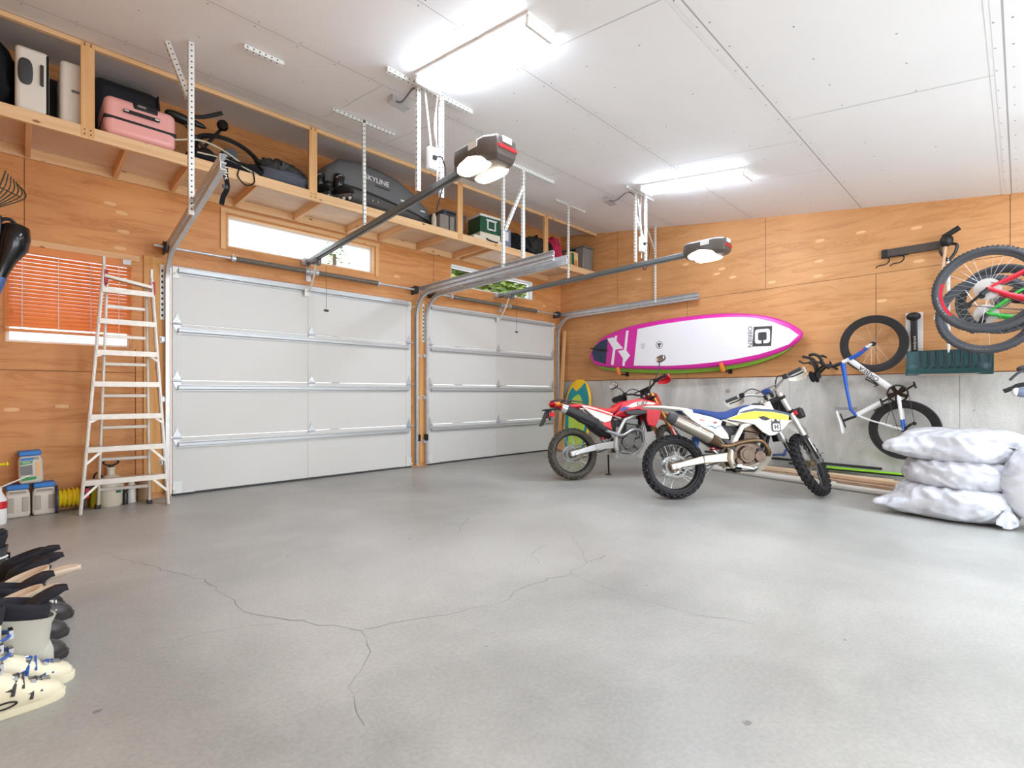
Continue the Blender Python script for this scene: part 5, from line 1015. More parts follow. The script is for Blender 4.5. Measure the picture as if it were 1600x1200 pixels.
    b = MB(); d = V((.13, 0, .99)).normalized()
    for k in range(6): c = V((.80, 0, .55)) + d * (.022 * k); b.box((0, 0, 0), (.15, .16, .012), X=TR(*c) @ RY(.13))
    b.box((0, 0, 0), (.125, .135, .15), X=TR(*(V((.80, 0, .55)) + d * .06)) @ RY(.13)); b.build('cylinder', es_, e)
    b = MB(); b.box((0, 0, 0), (.19, .19, .085), X=TR(*(V((.80, 0, .55)) + d * .165)) @ RY(.13)); b.box((0, 0, 0), (.15, .15, .05), X=TR(*(V((.80, 0, .55)) + d * .225)) @ RY(.13)); b.build('cylinder_head', ec, e, bevel=.012)
    b = MB(); b.cyl((.72, 0, .70), (.60, 0, .68), .035, n=16); b.box((.63, 0, .69), (.07, .1, .08)); b.tube([(.63, -.05, .72), (.72, -.12, .66), (.70, -.125, .56)], .01, 8); b.tube([(.9, -.06, .7), (.94, -.1, .6), (.9, -.11, .5), (.84, -.115, .49)], .014, 8); b.build('throttle_body', MT['dark_grey'], e, bevel=.004)
    for s in (-1, 1):
        b = MB(); b.box((0, 0, 0), (.035, .105, .26), X=TR(1.03, s * .115, .70) @ RY(-.25)); b.build('radiator', MT['black'], root, bevel=.006)
        b = MB(); b.bar((.60, s * .1, .345), (.60, s * .2, .335), .05, .015); b.build('footpeg', MT['steel'], root)
    b = MB(); b.bar((.60, -.125, .33), (.78, -.135, .30), .012, .018); b.box((.785, -.14, .31), (.03, .04, .01)); b.tube([(.60, .13, .34), (.74, .14, .30)], .007, 8); b.build('brake_pedal', MT['steel'], root)
    # header and silencer
    b = MB(); b.tube(spline([tuple(p) for p in cfg['header']], 8), cfg.get('hr', .021), 14); b.build('header_pipe', cfg['hdr_m'], root)
    # steering assembly
    off = .036; u = V((.891, 0, .454)) * off
    fl_ = lambda z: A + ax * ((z - A.z) / .891) + u
    for s in (-1, 1):
        y = V((0, s * .1, 0)); b = MB(); b.cyl(fl_(1.05) + y, fl_(.62) + y, .0275, n=18); b.cyl(fl_(.62) + y, fl_(.605) + y, .031, n=18); o = b.build('fork_tube', cfg['fork'], root, X=Sx)
        b = MB(); b.cyl(fl_(.605) + y, fl_(cfg['Rf'] + .03) + y, .022, n=16); b.bar(fl_(cfg['Rf'] + .08) + y, fl_(cfg['Rf'] - .03) + y, .045, .055, (0, 1, 0)); b.build('fork_slider', cfg['slider'], o, X=Sx)
        b = MB(); f2 = V((.891, 0, .454)) * .03; b.bar(fl_(.60) + y * 1.12 + f2 * .2, fl_(cfg['Rf'] + .01) + y * 1.12 + f2 * .2, .018, .068, (1, 0, 0), w1=.02); b.bar(fl_(.56) + y * 1.22, fl_(.42) + y * 1.22, .006, .034, (1, 0, 0), 1); b.build('fork_guard', [cfg['guard'], cfg['guard2']], o, X=Sx, bevel=.004)
    b = MB()
    for z, dx in ((1.0, 0), (.85, 0)): c = fl_(z) - u * .45; b.box((0, 0, 0), (.075, .27, .03), X=TR(*c) @ RY(-.47))
    c = fl_(1.04) - u; b.bx(c.x - .02, c.x + .02, -.05, -.02, c.z, c.z + .05); b.bx(c.x - .02, c.x + .02, .02, .05, c.z, c.z + .05); b.build('triple_clamp', MT['black'], root, X=Sx, bevel=.006)
    hb = c + V((0, 0, .055)); g = []
    pts = [(hb.x - .09, -.41, hb.z + .075), (hb.x - .07, -.29, hb.z + .075), (hb.x - .01, -.17, hb.z + .06), (hb.x, -.06, hb.z), (hb.x, .06, hb.z), (hb.x - .01, .17, hb.z + .06), (hb.x - .07, .29, hb.z + .075), (hb.x - .09, .41, hb.z + .075)]
    b = MB(); b.tube(spline(pts, 5), .0125, 12); b.cyl((hb.x - .005, -.12, hb.z + .055), (hb.x - .005, .12, hb.z + .055), .008, n=10); ho = b.build('handlebar', cfg['bar'], root, X=Sx)
    for s in (-1, 1):
        b = MB(); b.tube([(hb.x - .073, s * .285, hb.z + .075), (hb.x - .09, s * .415, hb.z + .075)], .019, 12); b.build('grip', cfg['grip'], ho, X=Sx)
        b = MB(); b.tube(spline([(hb.x - .045, s * .245, hb.z + .07), (hb.x - .0, s * .3, hb.z + .065), (hb.x - .03, s * .41, hb.z + .055)]), .007, 8); b.box((hb.x - .05, s * .24, hb.z + .08), (.05, .045, .04)); b.build('lever', MT['black'], ho, X=Sx)
        gm = cfg['hguard'] if s < 0 else cfg.get('hguard_l', cfg['hguard'])
        b = MB(); sec = []
        for q, (dx, dy, hh) in enumerate(((-.01, .25, .035), (.03, .29, .05), (.045, .34, .058), (.03, .4, .055), (-.02, .435, .04), (-.08, .44, .025))):
            sec.append([V((hb.x + dx + e_, s * dy, hb.z + .06 + hh * zz)) for zz, e_ in ((-.8, 0), (1, -.012), (1, -.004), (-.8, .008))])
        b.rings(sec); b.build('hand_guard', gm, ho, X=Sx, smooth=60)
    b = MB(); b.tube(spline([(hb.x - .05, -.24, hb.z + .09), (hb.x + .03, -.14, hb.z + .14), (hb.x + .08, -.06, hb.z + .02), (hb.x + .06, -.03, hb.z - .2)]), .006, 8); b.tube(spline([(hb.x - .05, .24, hb.z + .09), (hb.x + .02, .14, hb.z + .13), (hb.x + .07, .05, hb.z), (1.02, .06, .8)]), .006, 8); b.build('control_cables', MT['black'], root, X=Sx)
    return Sx, A, ax, hb, fl_
def mroot(name, label, O, H, lean):
    h = V((H[0] - O[0], H[1] - O[1], 0)).normalized(); l = V((-h.y, h.x, 0)); Y = l * math.cos(lean) - V((0, 0, math.sin(lean))); Z = l * math.sin(lean) + V((0, 0, math.cos(lean)))
    m = M((h, Y, Z)).transposed().to_4x4(); m.translation = V((O[0], O[1], .002)); return thing(name, label, 'motorcycle', mat=m)
# ------------------------------------------------------------------ white, yellow and blue enduro machine (nearer)
hu = mroot('motorcycle', 'white and yellow dirt motorcycle with blue seat and crowned H badge, the nearer one', (-2.717, -3.802), (-1.574, -4.795), math.radians(9))
Sx, A_, ax_, hb_, fl_ = mcommon(hu, dict(steer=math.radians(42), Rr=.33, Rf=.345, wb=1.495, tyre=MT['rubber'], rim=MT['black'], hub=m_hubb, kr=28, kf=30, kh=.02, swing=m_swing, spring=MT['red'], frame=m_plast, cradle=m_pblack, pivot=m_swing, case=m_case, cyl=m_case,
    header=[(.42, -.15, .54), (.53, -.135, .53), (.66, -.14, .565), (.82, -.15, .585), (.90, -.15, .555), (.95, -.135, .47), (.955, -.11, .435)], hdr_m=m_hdr, fork=MT['alu'], slider=MT['steel'], guard=m_pblack, guard2=m_plast, bar=MT['steel'], grip=MT['dark_grey'], hguard=m_plast))
body(hu, 'seat', [(.06, .05, .925, .895), (.10, .085, .932, .885), (.29, .115, .915, .85), (.46, .125, .888, .79), (.58, .115, .895, .785), (.68, .1, .932, .84), (.80, .075, .965, .9), (.90, .045, .968, .93)], m_seatb)
body(hu, 'rear_fender', [(-.30, .03, .955, .945), (-.26, .07, .957, .935), (-.12, .085, .955, .925), (.05, .095, .94, .905), (.20, .1, .915, .87)], m_plast, p=.45)
panels(hu, 'side_panel', [(.07, .89), (.2, .865), (.36, .83), (.48, .785), (.46, .745), (.53, .645), (.535, .60), (.46, .605), (.30, .70), (.16, .80)], .15, .03, m_plast, yf=lambda x, z: -.05 * max(0, .3 - x))
panels(hu, 'lower_side_panel', [(.46, .605), (.535, .60), (.60, .52), (.60, .47), (.56, .50)], .14, .02, m_pblack)
yfs = lambda x, z: .07 * max(0, min(1, (x - .55) / .45))
panels(hu, 'tank_shroud', [(.53, .805), (.72, .875), (.82, .893), (1.01, .875), (1.165, .84), (1.155, .76), (1.10, .70), (1.0, .635), (.94, .63), (.88, .67), (.81, .745), (.68, .775)], .125, .022, m_plast, yf=yfs, bevel=.008)
for nm, pts, m, dy in (('shroud_graphic', [(.545, .806), (.72, .868), (.82, .882), (1.01, .866), (1.158, .832), (1.152, .785), (1.02, .795), (.92, .815), (.82, .80), (.70, .798)], m_yel, .0025), ('shroud_stripe', [(.66, .868), (.72, .89), (.82, .912), (1.01, .895), (1.168, .855), (1.166, .838), (1.01, .872), (.82, .888), (.72, .87)], m_navyp, .004), ('shroud_vent', [(.845, .822), (.90, .832), (.965, .80), (.925, .785), (.89, .79)], m_pblack, .005)):
    panels(hu, nm, pts, .125 + dy, .006, m, bevel=.001, yf=yfs)
panels(hu, 'tank_cover_black', [(.55, .79), (.68, .775), (.81, .745), (.88, .67), (.90, .70), (.84, .765), (.70, .81)], .118, .03, m_pblack, yf=yfs)
body(hu, 'fuel_tank', [(.56, .07, .86, .74), (.70, .11, .93, .74), (.86, .125, .965, .74), (.98, .11, .96, .76), (1.07, .06, .93, .80)], m_plast)
b = MB(); b.cyl((.93, 0, .955), (.93, 0, .985), .04, n=20); b.build('tank_cap', MT['black'], hu, bevel=.005)
# crowned badge
cx, cz, yy = 1.015, .715, -(.125 + .07 + .0035)
rs = lambda w, h, r, n=5: [(cx + sx * (w - r) + r * math.cos(a0 + PI / 2 * i / n), cz + sz * (h - r) + r * math.sin(a0 + PI / 2 * i / n)) for sx, sz, a0 in ((1, 1, 0), (-1, 1, PI / 2), (-1, -1, PI), (1, -1, 1.5 * PI)) for i in range(n + 1)]
b = MB(); b.prism(rs(.047, .047, .02), yy, yy + .004); b.prism([(cx - .05, cz + .085), (cx - .036, cz + .055), (cx - .02, cz + .06), (cx, cz + .088), (cx + .02, cz + .06), (cx + .036, cz + .055), (cx + .05, cz + .085), (cx + .042, cz + .044), (cx - .042, cz + .044)], yy, yy + .004); bo_ = b.build('badge', MT['black'], hu, smooth=0)
b = MB(); b.prism(rs(.036, .036, .013), yy - .001, yy + .002); b.build('badge_field', MT['white'], bo_, smooth=0); text('H', 'badge_letter', .062, MT['black'], bo_, fr((cx, yy - .0018, cz), (1, 0, 0), (0, 0, 1)), bold=.003)
b = MB(); b.prism([(.24, .805), (.29, .795), (.295, .785), (.245, .793)], -.1516, -.149); b.build('red_sticker', mat('sticker_red', (206, 92, 88), .5), hu, smooth=0); b = MB(); b.prism([(.40 + .022 * math.cos(k * PI / 6), .768 + .012 * math.sin(k * PI / 6)) for k in range(12)], -.1516, -.149); b.build('round_sticker', mat('sticker_brown', (150, 92, 84), .5), hu, smooth=0)
b = MB(); b.prism([(.30, .735), (.37, .735), (.40, .715), (.43, .735), (.48, .738), (.42, .722), (.40, .70), (.37, .722)], -.1518, -.149); b.build('side_graphic', mat('graphic_teal', (52, 108, 130), .4), hu, smooth=0)
b = MB(); b.tube([(-.04, -.175, .80), (.33, -.165, .615)], [.062, .066], 20); so_ = b.build('silencer', m_titan, hu); b = MB(); b.tube([(-.10, -.176, .832), (-.03, -.175, .795)], [.045, .067], 20); b.cyl((-.105, -.176, .835), (-.06, -.176, .812), .02, n=12); b.build('end_cap', MT['dark_grey'], so_); b = MB(); b.tube([(.33, -.165, .615), (.40, -.155, .565), (.44, -.15, .54)], [.06, .034, .022], 18); b.build('inlet_cone', m_hdr, so_)
b = MB(); b.tube([(.19, -.165, .69), (.205, -.165, .682)], .0675, 20); b.bx(.17, .21, -.15, -.1, .69, .75); b.build('clamp', MT['steel'], so_)
b = MB(); b.box((0, 0, 0), (.06, .09, .12), X=TR(.24, .0, .58) @ RY(.3)); b.build('mud_flap', mat('flap_blue', (40, 88, 160), .5), hu, bevel=.01)
b = MB(); b.rings([[V((x, y, z)) for y, z in ((-.125, z0 + hh), (-.07, z0), (.07, z0), (.125, z0 + hh), (.118, z0 + hh), (.066, z0 + .008), (-.066, z0 + .008), (-.118, z0 + hh))] for x, z0, hh in ((.66, .255, .05), (.80, .25, .10), (.92, .29, .12), (1.0, .38, .10), (1.02, .43, .06))]); b.build('skid_plate', m_swing, hu, bevel=.004)
b = MB(); q = hb_; b.bx(q.x - .05, q.x + .03, -.035, .035, q.z + .0, q.z + .045); b.build('bar_pad', m_seatb, hu, X=Sx, bevel=.01)
b = MB(); f0 = fl_(.80) + V((.02, 0, 0)); b.rings([[V((x, w * k, z - .03 * k * k)) for k in (-1, -.5, 0, .5, 1)] + [V((x, w * k, z - .012 - .03 * k * k)) for k in (1, .5, 0, -.5, -1)] for x, w, z in ((f0.x - .12, .05, f0.z - .03), (f0.x, .08, f0.z), (f0.x + .2, .075, f0.z + .03), (f0.x + .42, .05, f0.z - .02), (f0.x + .52, .025, f0.z - .06))]); b.build('front_fender', m_plast, hu, X=Sx, smooth=60)
b = MB(); h0 = fl_(.93); b.rings([[V((h0.x + .06 + dx, y, h0.z + dz)) for y, dz in ((-.09 * k, -.14), (-.11 * k, 0), (-.08 * k, .14), (.08 * k, .14), (.11 * k, 0), (.09 * k, -.14))] for k, dx in ((1, 0), (.95, .05), (.6, .09))]); b.build('headlight_mask', m_pblack, hu, X=Sx, bevel=.008)
b = MB(); c = fl_(.82) + V((.03, -.15, 0)); b.box(c + V((.03, -.01, 0)), (.09, .07, .10)); b.build('front_indicator', m_pblack, hu, X=Sx, bevel=.01); b = MB(); b.box(c + V((-.035, .01, 0)), (.012, .04, .05)); b.build('red_reflector', MT['red'], hu, X=Sx, bevel=.004)
b = MB(); b.tube([(.50, .13, .36), (.26, .26, .04)], .011, 8); b.box((.26, .265, .03), (.06, .04, .01)); b.build('kickstand', MT['steel'], hu)
# ------------------------------------------------------------------ red dual-sport machine (farther)
cr = mroot('motorcycle', 'red and white road-legal trail motorcycle with mirrors, the farther one', (-2.556, -2.357), (-1.28, -3.05), math.radians(9))
Sx, A_, ax_, hb_, fl_ = mcommon(cr, dict(steer=math.radians(34), Rr=.325, Rf=.345, wb=1.455, tyre=m_mud, rim=MT['black'], hub=m_disc, kr=32, kf=32, kh=.014, swing=m_swings, spring=MT['red'], frame=MT['alu'], cradle=MT['alu'], pivot=MT['alu'], case=m_eng, cyl=m_eng,
    header=[(.40, -.15, .60), (.52, -.15, .56), (.64, -.15, .53), (.80, -.14, .60), (.93, -.12, .58), (.97, -.08, .46), (.93, -.04, .40), (.94, 0, .55), (.88, 0, .68)], hdr_m=MT['steel'], fork=m_fgold, slider=MT['steel'], guard=m_redp, guard2=m_plast, bar=MT['black'], grip=MT['rubber'], hguard=m_redp, hguard_l=m_pblack))
body(cr, 'seat', [(.10, .05, .945, .91), (.15, .085, .95, .90), (.29, .115, .92, .85), (.44, .12, .89, .81), (.57, .11, .90, .81), (.66, .095, .945, .86), (.74, .07, .985, .93)], m_seatr)
body(cr, 'rear_fender', [(-.22, .05, .93, .91), (-.1, .08, .945, .90), (.1, .09, .95, .895), (.22, .09, .93, .88)], m_redp, p=.5)
panels(cr, 'side_panel', [(.10, .925), (.22, .905), (.37, .86), (.53, .81), (.49, .715), (.40, .695), (.30, .74), (.2, .83)], .15, .03, m_plast, yf=lambda x, z: -.06 * max(0, .3 - x))
panels(cr, 'lower_side_panel', [(.30, .705), (.40, .695), (.49, .715), (.505, .60), (.44, .63)], .145, .025, m_redp)
panels(cr, 'side_trim', [(.14, .90), (.3, .865), (.53, .79), (.535, .77), (.3, .845), (.16, .885)], .154, .006, m_redp, bevel=.001, yf=lambda x, z: -.06 * max(0, .3 - x))
yft = lambda x, z: .06 * max(0, min(1, (x - .55) / .4))
panels(cr, 'tank_shroud', [(.52, .765), (.60, .83), (.67, .93), (.80, .985), (.90, .998), (1.04, .975), (1.17, .935), (1.22, .87), (1.18, .75), (1.10, .625), (1.0, .65), (.98, .72), (.99, .80), (.90, .86), (.72, .85)], .13, .025, m_redp, yf=yft, bevel=.008)
panels(cr, 'shroud_stripe', [(.70, .89), (.82, .945), (.92, .965), (1.03, .955), (1.13, .935), (1.10, .915), (.95, .92), (.80, .885)], .1335, .006, m_plast, yf=yft, bevel=.001); panels(cr, 'shroud_patch', [(.61, .835), (.67, .895), (.76, .90), (.72, .855)], .1335, .006, MT['blue'], yf=yft, bevel=.001)
text('CRF', 'tank_lettering', .062, MT['black'], cr, fr((.925, -.196, .934), (1, -.0, .06), (-.06, 0, 1)), sx=1.5, shear=.3)
panels(cr, 'radiator_cover', [(.70, .835), (.90, .855), (1.0, .845), (.985, .80), (.90, .79), (.72, .795)], .165, .03, MT['dark_grey'], bevel=.006, yf=lambda x, z: .03 * (x - .7) / .3)
body(cr, 'fuel_tank', [(.60, .07, .93, .76), (.72, .11, .985, .76), (.88, .12, 1.0, .77), (1.0, .1, .985, .80), (1.08, .05, .95, .83)], m_redp)
b = MB(); b.tube([(-.13, -.165, .875), (.28, -.16, .685)], [.06, .066], 20); so_ = b.build('silencer', m_pblack, cr); b = MB(); b.tube([(-.18, -.165, .895), (-.12, -.165, .87)], [.05, .064], 20); b.build('end_cap', MT['chrome'], so_); b = MB(); b.tube([(.28, -.16, .685), (.36, -.155, .635), (.42, -.15, .60)], [.06, .036, .022], 18); b.build('inlet_cone', MT['dark_grey'], so_)
b = MB(); b.prism([(-.04, .79), (.05, .72), (.22, .64), (.26, .66), (.22, .72), (.0, .82)], -.2, -.1); b.build('heat_shield', m_pblack, cr, bevel=.01)
b = MB(); b.tube(spline([(.16, -.09, .965), (0, -.09, .985), (-.16, -.085, 1.0), (-.24, -.04, .99), (-.24, .04, .99), (-.16, .085, 1.0), (0, .09, .985), (.16, .09, .965)]), .009, 8)
for x in (-.1, .03): b.bar((x, -.085, .99), (x, .085, .99), .02, .008)
for s in (-1, 1): b.tube([(-.05, s * .085, .99), (-.04, s * .07, .93)], .008, 8)
b.build('luggage_rack', MT['dark_grey'], cr)
b = MB(); b.rings([[V((x, w * math.cos(a), .955 + h * math.sin(a))) for a in [2 * PI * k / 12 for k in range(12)]] for x, w, h in ((-.275, .03, .015), (-.26, .045, .032), (-.2, .05, .04), (-.16, .04, .03))]); b.build('tail_lamp', mat('lamp_red', (196, 24, 30), .2), cr)
b = MB(); b.bar((-.15, 0, .925), (-.30, 0, .86), .07, .02); b.bar((-.10, 0, .90), (-.36, 0, .88), .12, .016); b.bar((-.31, 0, .87), (-.40, 0, .68), .16, .008, (1, 0, 0)); b.build('plate_holder', m_pblack, cr, bevel=.004)
for s in (-1, 1): b = MB(); b.ell((-.20, s * .11, .945), (.035, .025, .025)); b.build('indicator', mat('lamp_amber', (232, 140, 30), .25), cr); b = MB(); b.cyl((-.28, s * .075, .815), (-.275, s * .09, .815), .03, n=20); b.build('reflector', mat('reflector_red', (220, 30, 50), .25), cr); b = MB(); b.tube([(-.27, s * .03, .86), (-.28, s * .075, .815), (-.31, s * .1, .77)], .009, 8); b.ell((-.315, s * .1, .765), (.02, .02, .028)); b.build('stalk', m_pblack, cr)
hb = hb_
for s, m in ((1, MT['black']), (-1, MT['black'])):
    b = MB(); p0 = V((hb.x - .05, s * .24, hb.z + .09)); p1 = p0 + V((.03, s * .06, .10)); p2 = p0 + V((.02, s * .13, .16 if s > 0 else .22)); b.tube(spline([p0, p1, p2]), .007, 8); b.ell(p2 + V((.01, s * .02, .03)), (.024, .07, .046), p=.8); o = b.build('mirror', MT['dark_grey'], cr, X=Sx)
    b = MB(); c = p2 + V((-.012, s * .02, .03)); b.ell(c, (.006, .062, .04), p=.8); b.build('mirror_glass', MT['chrome'], o, X=Sx)
b = MB(); h0 = fl_(.93); b.rings([[V((h0.x + .05 + dx, y, h0.z + dz)) for y, dz in ((-.07 * k, -.16), (-.11 * k, 0), (-.09 * k, .15), (.09 * k, .15), (.11 * k, 0), (.07 * k, -.16))] for k, dx in ((1, 0), (1, .07), (.75, .13))]); b.build('headlight_mask', m_redp, cr, X=Sx, bevel=.01)
b = MB(); b.box(hb + V((.06, 0, .04)), (.03, .14, .08)); b.build('instrument_panel', MT['black'], cr, X=Sx, bevel=.01)
b = MB(); f0 = fl_(.82) + V((.02, 0, 0)); b.rings([[V((x, w * k, z - .04 * k * k)) for k in (-1, -.5, 0, .5, 1)] + [V((x, w * k, z - .012 - .04 * k * k)) for k in (1, .5, 0, -.5, -1)] for x, w, z in ((f0.x - .22, .06, f0.z - .12), (f0.x - .1, .08, f0.z - .03), (f0.x, .085, f0.z), (f0.x + .2, .08, f0.z + .03), (f0.x + .42, .05, f0.z - .02), (f0.x + .52, .025, f0.z - .06))]); b.build('front_fender', m_redp, cr, X=Sx, smooth=60)
b = MB(); b.rings([[V((x, y, z)) for y, z in ((-.09, z0 + .07), (-.06, z0), (.06, z0), (.09, z0 + .07), (.09, z0 + .078), (-.09, z0 + .078))] for x, z0 in ((.56, .24), (.75, .25), (.90, .29), (.98, .38))]); b.build('skid_plate', MT['alu'], cr, bevel=.004)
b = MB(); b.tube([(.56, .13, .30), (.60, .235, .037)], .012, 8); b.box((.60, .24, .045), (.07, .05, .012)); b.build('kickstand', m_pblack, cr)
# ------------------------------------------------------------------ window blind
m_slat = bpy.data.materials.new('blind_wood'); m_slat.use_nodes = True
nt = m_slat.node_tree; pb_ = nt.nodes['Principled BSDF']; pb_.inputs['Base Color'].default_value = lin((234, 172, 104)); pb_.inputs['Roughness'].default_value = .4
tl = nt.nodes.new('ShaderNodeBsdfTranslucent'); tl.inputs['Color'].default_value = lin((240, 160, 84)); mxs = nt.nodes.new('ShaderNodeMixShader'); mxs.inputs[0].default_value = .4; nt.links.new(pb_.outputs[0], mxs.inputs[1]); nt.links.new(tl.outputs[0], mxs.inputs[2]); nt.links.new(mxs.outputs[0], nt.nodes['Material Output'].inputs[0])
t = thing('window_blind', 'orange-brown wooden venetian blind over the left window', 'blind', (-7.145, -.035, 1.53)); H = .88; hw = .445
b = MB(); b.bx(-hw, hw, -.03, .03, H - .075, H - .01); b.build('head_rail', m_slat, t, bevel=.004)
z = H - .1; k = 0
while z > .155:
    b = MB(); b.bar((-hw + .005, 0, z), (hw - .005, 0, z), .05, .003, (0, -math.sin(.8), math.cos(.8)))
    b.build('slat', m_slat, t); z -= .0345; k += 1
b = MB(); b.bx(-hw + .005, hw - .005, -.025, .025, .10, .125); b.build('bottom_rail', m_slat, t, bevel=.004)
for x in (-.34, -.1, .13, .34):
    b = MB(); b.tube([(x, -.028, .12), (x, -.028, H - .07)], .003, 5); b.tube([(x + .01, .028, .12), (x + .01, .028, H - .07)], .0018, 5); b.build('ladder_cord', MT['white'], t)
b = MB(); b.tube([(-.4, -.032, H - .05), (-.4, -.036, .3)], .002, 5); b.lathe([(0, 0), (.01, .005), (.006, .03), (0, .035)], 8, X=TR(-.4, -.036, .26)); b.build('pull_cord', m_slat, t)
b = MB(); b.bx(hw - .075, hw - .012, -.042, -.03, H - .055, H - .008); b.build('end_bracket', MT['steel'], t)
# ------------------------------------------------------------------ aluminium step ladder
m_lad = mat('ladder_aluminium', (214, 208, 198), .42, .35, noise=.08, nscale=20)
t = thing('step_ladder', 'aluminium step ladder standing folded out in front of the left window', 'ladder', (-6.79, -.36, 0))
TL, TRr = V((-.155, .03, 2.26)), V((.205, .03, 2.20)); fl0, fr0 = V((-.325, -.02, 0)), V((.325, -.06, 0))
def rail(nm, a, c, w=.026, d=.068): b = MB(); b.bar(a, c, w, d, (0, 1, 0)); b.bar(a, c, w * .5, d + .012, (0, 1, 0)); return b.build(nm, m_lad, t, bevel=.003)
rail('front_rail', fl0, TL); rail('front_rail', fr0, TRr)
bl0, br0, blt, brt = V((-.185, .17, 0)), V((.2, .1, 0)), V((-.125, .09, 2.17)), V((.175, .09, 2.12))
rail('rear_rail', bl0, blt, .022, .04); rail('rear_rail', br0, brt, .022, .04)
zs_ = [.295, .59, .885, 1.185, 1.475, 1.765, 2.055]
for i, z in enumerate(zs_):
    a, c = fl0.lerp(TL, z / 2.26), fr0.lerp(TRr, z / 2.2); b = MB()
    b.bar(a + V((0, -.0, 0)), c, .08, .014, (0, 0, 1)); b.bar(a + V((0, -.042, -.018)), c + V((0, -.042, -.018)), .006, .05); o = b.build('step', m_lad, t, bevel=.002)
    if i < 3 or i == 4:
        for s, p in ((1, a), (-1, c)):
            q = (fl0 if s > 0 else fr0).lerp(TL if s > 0 else TRr, max(0, (z - .16) / 2.2)); w = .11 if i < 2 else .06
            r = MB(); r.bar(p + V((s * w, -.03, -.03)), q + V((0, -.035, .0 if i < 2 else .07)), .02, .006, (0, 1, 0)); r.build('step_brace', m_lad, o)
for z in [.175, .46, .76, 1.06, 1.36, 1.62, 1.9]:
    a, c = bl0.lerp(blt, z / 2.17), br0.lerp(brt, z / 2.12); b = MB(); b.bar(a, c, .02, .03); b.build('rear_bar', m_lad, t, bevel=.003)
b = MB(); b.bar(TL.lerp(TRr, .0) + V((0, 0, -.09)), TRr + V((0, 0, -.09)), .09, .03); b.build('top_bar', m_lad, t, bevel=.003)
for p in (TL, TRr): b = MB(); b.box(p + V((.012, 0, -.1)), (.03, .085, .13)); b.build('top_bracket', mat('ladder_red', (178, 36, 66), .4), t, bevel=.006)
for p, q in ((TL, blt), (TRr, brt)):
    b = MB(); b.box(p.lerp(fl0 if p is TL else fr0, .38) + V((0, .06, 0)), (.012, .05, .1)); b.build('spreader', MT['black'], t)
for p in (bl0, br0): b = MB(); b.box(p + V((0, 0, .018)), (.045, .06, .036)); b.build('rubber_foot', MT['black'], t, bevel=.006)
for p in (TL, TRr): b = MB(); b.bar(p, p + V((.0, .0, .09)), .024, .05, (0, 1, 0)); b.build('rail_tip', m_lad, t, bevel=.004)
# ------------------------------------------------------------------ jugs with blue lids
m_jug = mat('jug_plastic', (205, 198, 186), .4, sss=.2); m_jlid = mat('jug_lid_blue', (36, 118, 196), .4)
def jug(x, y, z, rz, label, tilt=0, print_=False):
    t = thing('plastic_jug', label, 'jug', (x, y, z), rz, 'blue-lidded plastic jugs'); t.rotation_euler = (0, tilt, rz)
    w, d, h = .155, .15, .245
    b = MB(); b.rings([[V((sx * w / 2 * k, sy * d / 2 * k, zz)) for sx, sy in ((-1, -1), (1, -1), (1, 1), (-1, 1))] for k, zz in ((.93, 0), (1.02, .03), (1, h * .8), (.9, h * .93), (.9, h))]); b.build('jug_body', m_jug, t, bevel=.02, seg=3)
    b = MB(); b.bx(-w * .47, w * .47, -d * .47, d * .47, h, h + .042); b.build('lid', m_jlid, t, bevel=.008)
    if print_:
        b = MB(); b.bx(.028, .062, -d / 2 - .002, -d / 2 + .01, .06, .19); b.build('hand_hole', MT['ply_pale'], t, bevel=.01)
        b = MB(); y = -d / 2 - .0045; b.quad([(-.06, y, .205), (.02, y, .21), (.02, y, .23), (-.06, y, .228)], 0); b.quad([(-.065, y, .17), (.01, y, .178), (.015, y, .2), (-.063, y, .198)], 1); b.quad([(-.066, y, .08), (.01, y, .08), (.01, y, .165), (-.066, y, .16)], 2); b.quad([(-.06, y, .03), (.03, y, .035), (.035, y, .06), (-.062, y, .06)], 1); b.build('printed_label', [m_jlid, MT['green'], MT['grey']], t)
        b = MB(); b.bx(-.052, .0, y - .001, y, .185, .191); b.build('small_print', MT['white_matte'], t)
    else:
        for s in (-1, 1): b = MB(); b.bx(s * .045 - .022, s * .045 + .022, -d / 2 - .004, -d / 2 + .01, .05, .18); b.build('hand_recess', mat('jug_recess', (172, 164, 150), .5), t, bevel=.01)
jug(-7.515, -.105, 0, .05, 'left one of the two blue-lidded jugs on the floor below the window'); jug(-7.345, -.095, 0, .05, 'blue-lidded jug on the floor between its twin and the yellow rope spool')
jug(-7.43, -.10, .289, .05, 'blue-lidded jug with green printed label, stacked on the two others', -.03, True)
# ------------------------------------------------------------------ yellow rope reel
t = thing('rope_reel', 'yellow rope wound on a dark blue reel left of the ladder', 'reel', (-7.17, -.13, .125)); m_rope = mat('rope_yellow', (240, 214, 28), .55)
for s, nm in ((-1, 'flange'), (1, 'flange')): b = MB(); b.lathe([(0, -.006), (.125, -.006), (.125, .006), (0, .006)], 28, X=TR(s * .09, 0, 0) @ RY(PI / 2)); b.build(nm, mat('reel_blue', (44, 48, 92), .5), t)
b = MB()
for k in range(20): b.torus(.07 + .012 * math.sin(k * 1.7), .0055, 28, 6, X=TR(-.08 + .0084 * k, 0, 0) @ RZ(PI / 2))
b.build('rope', m_rope, t); b = MB(); b.cyl((-.09, 0, 0), (.09, 0, 0), .068, n=20); b.build('drum', m_rope, t)
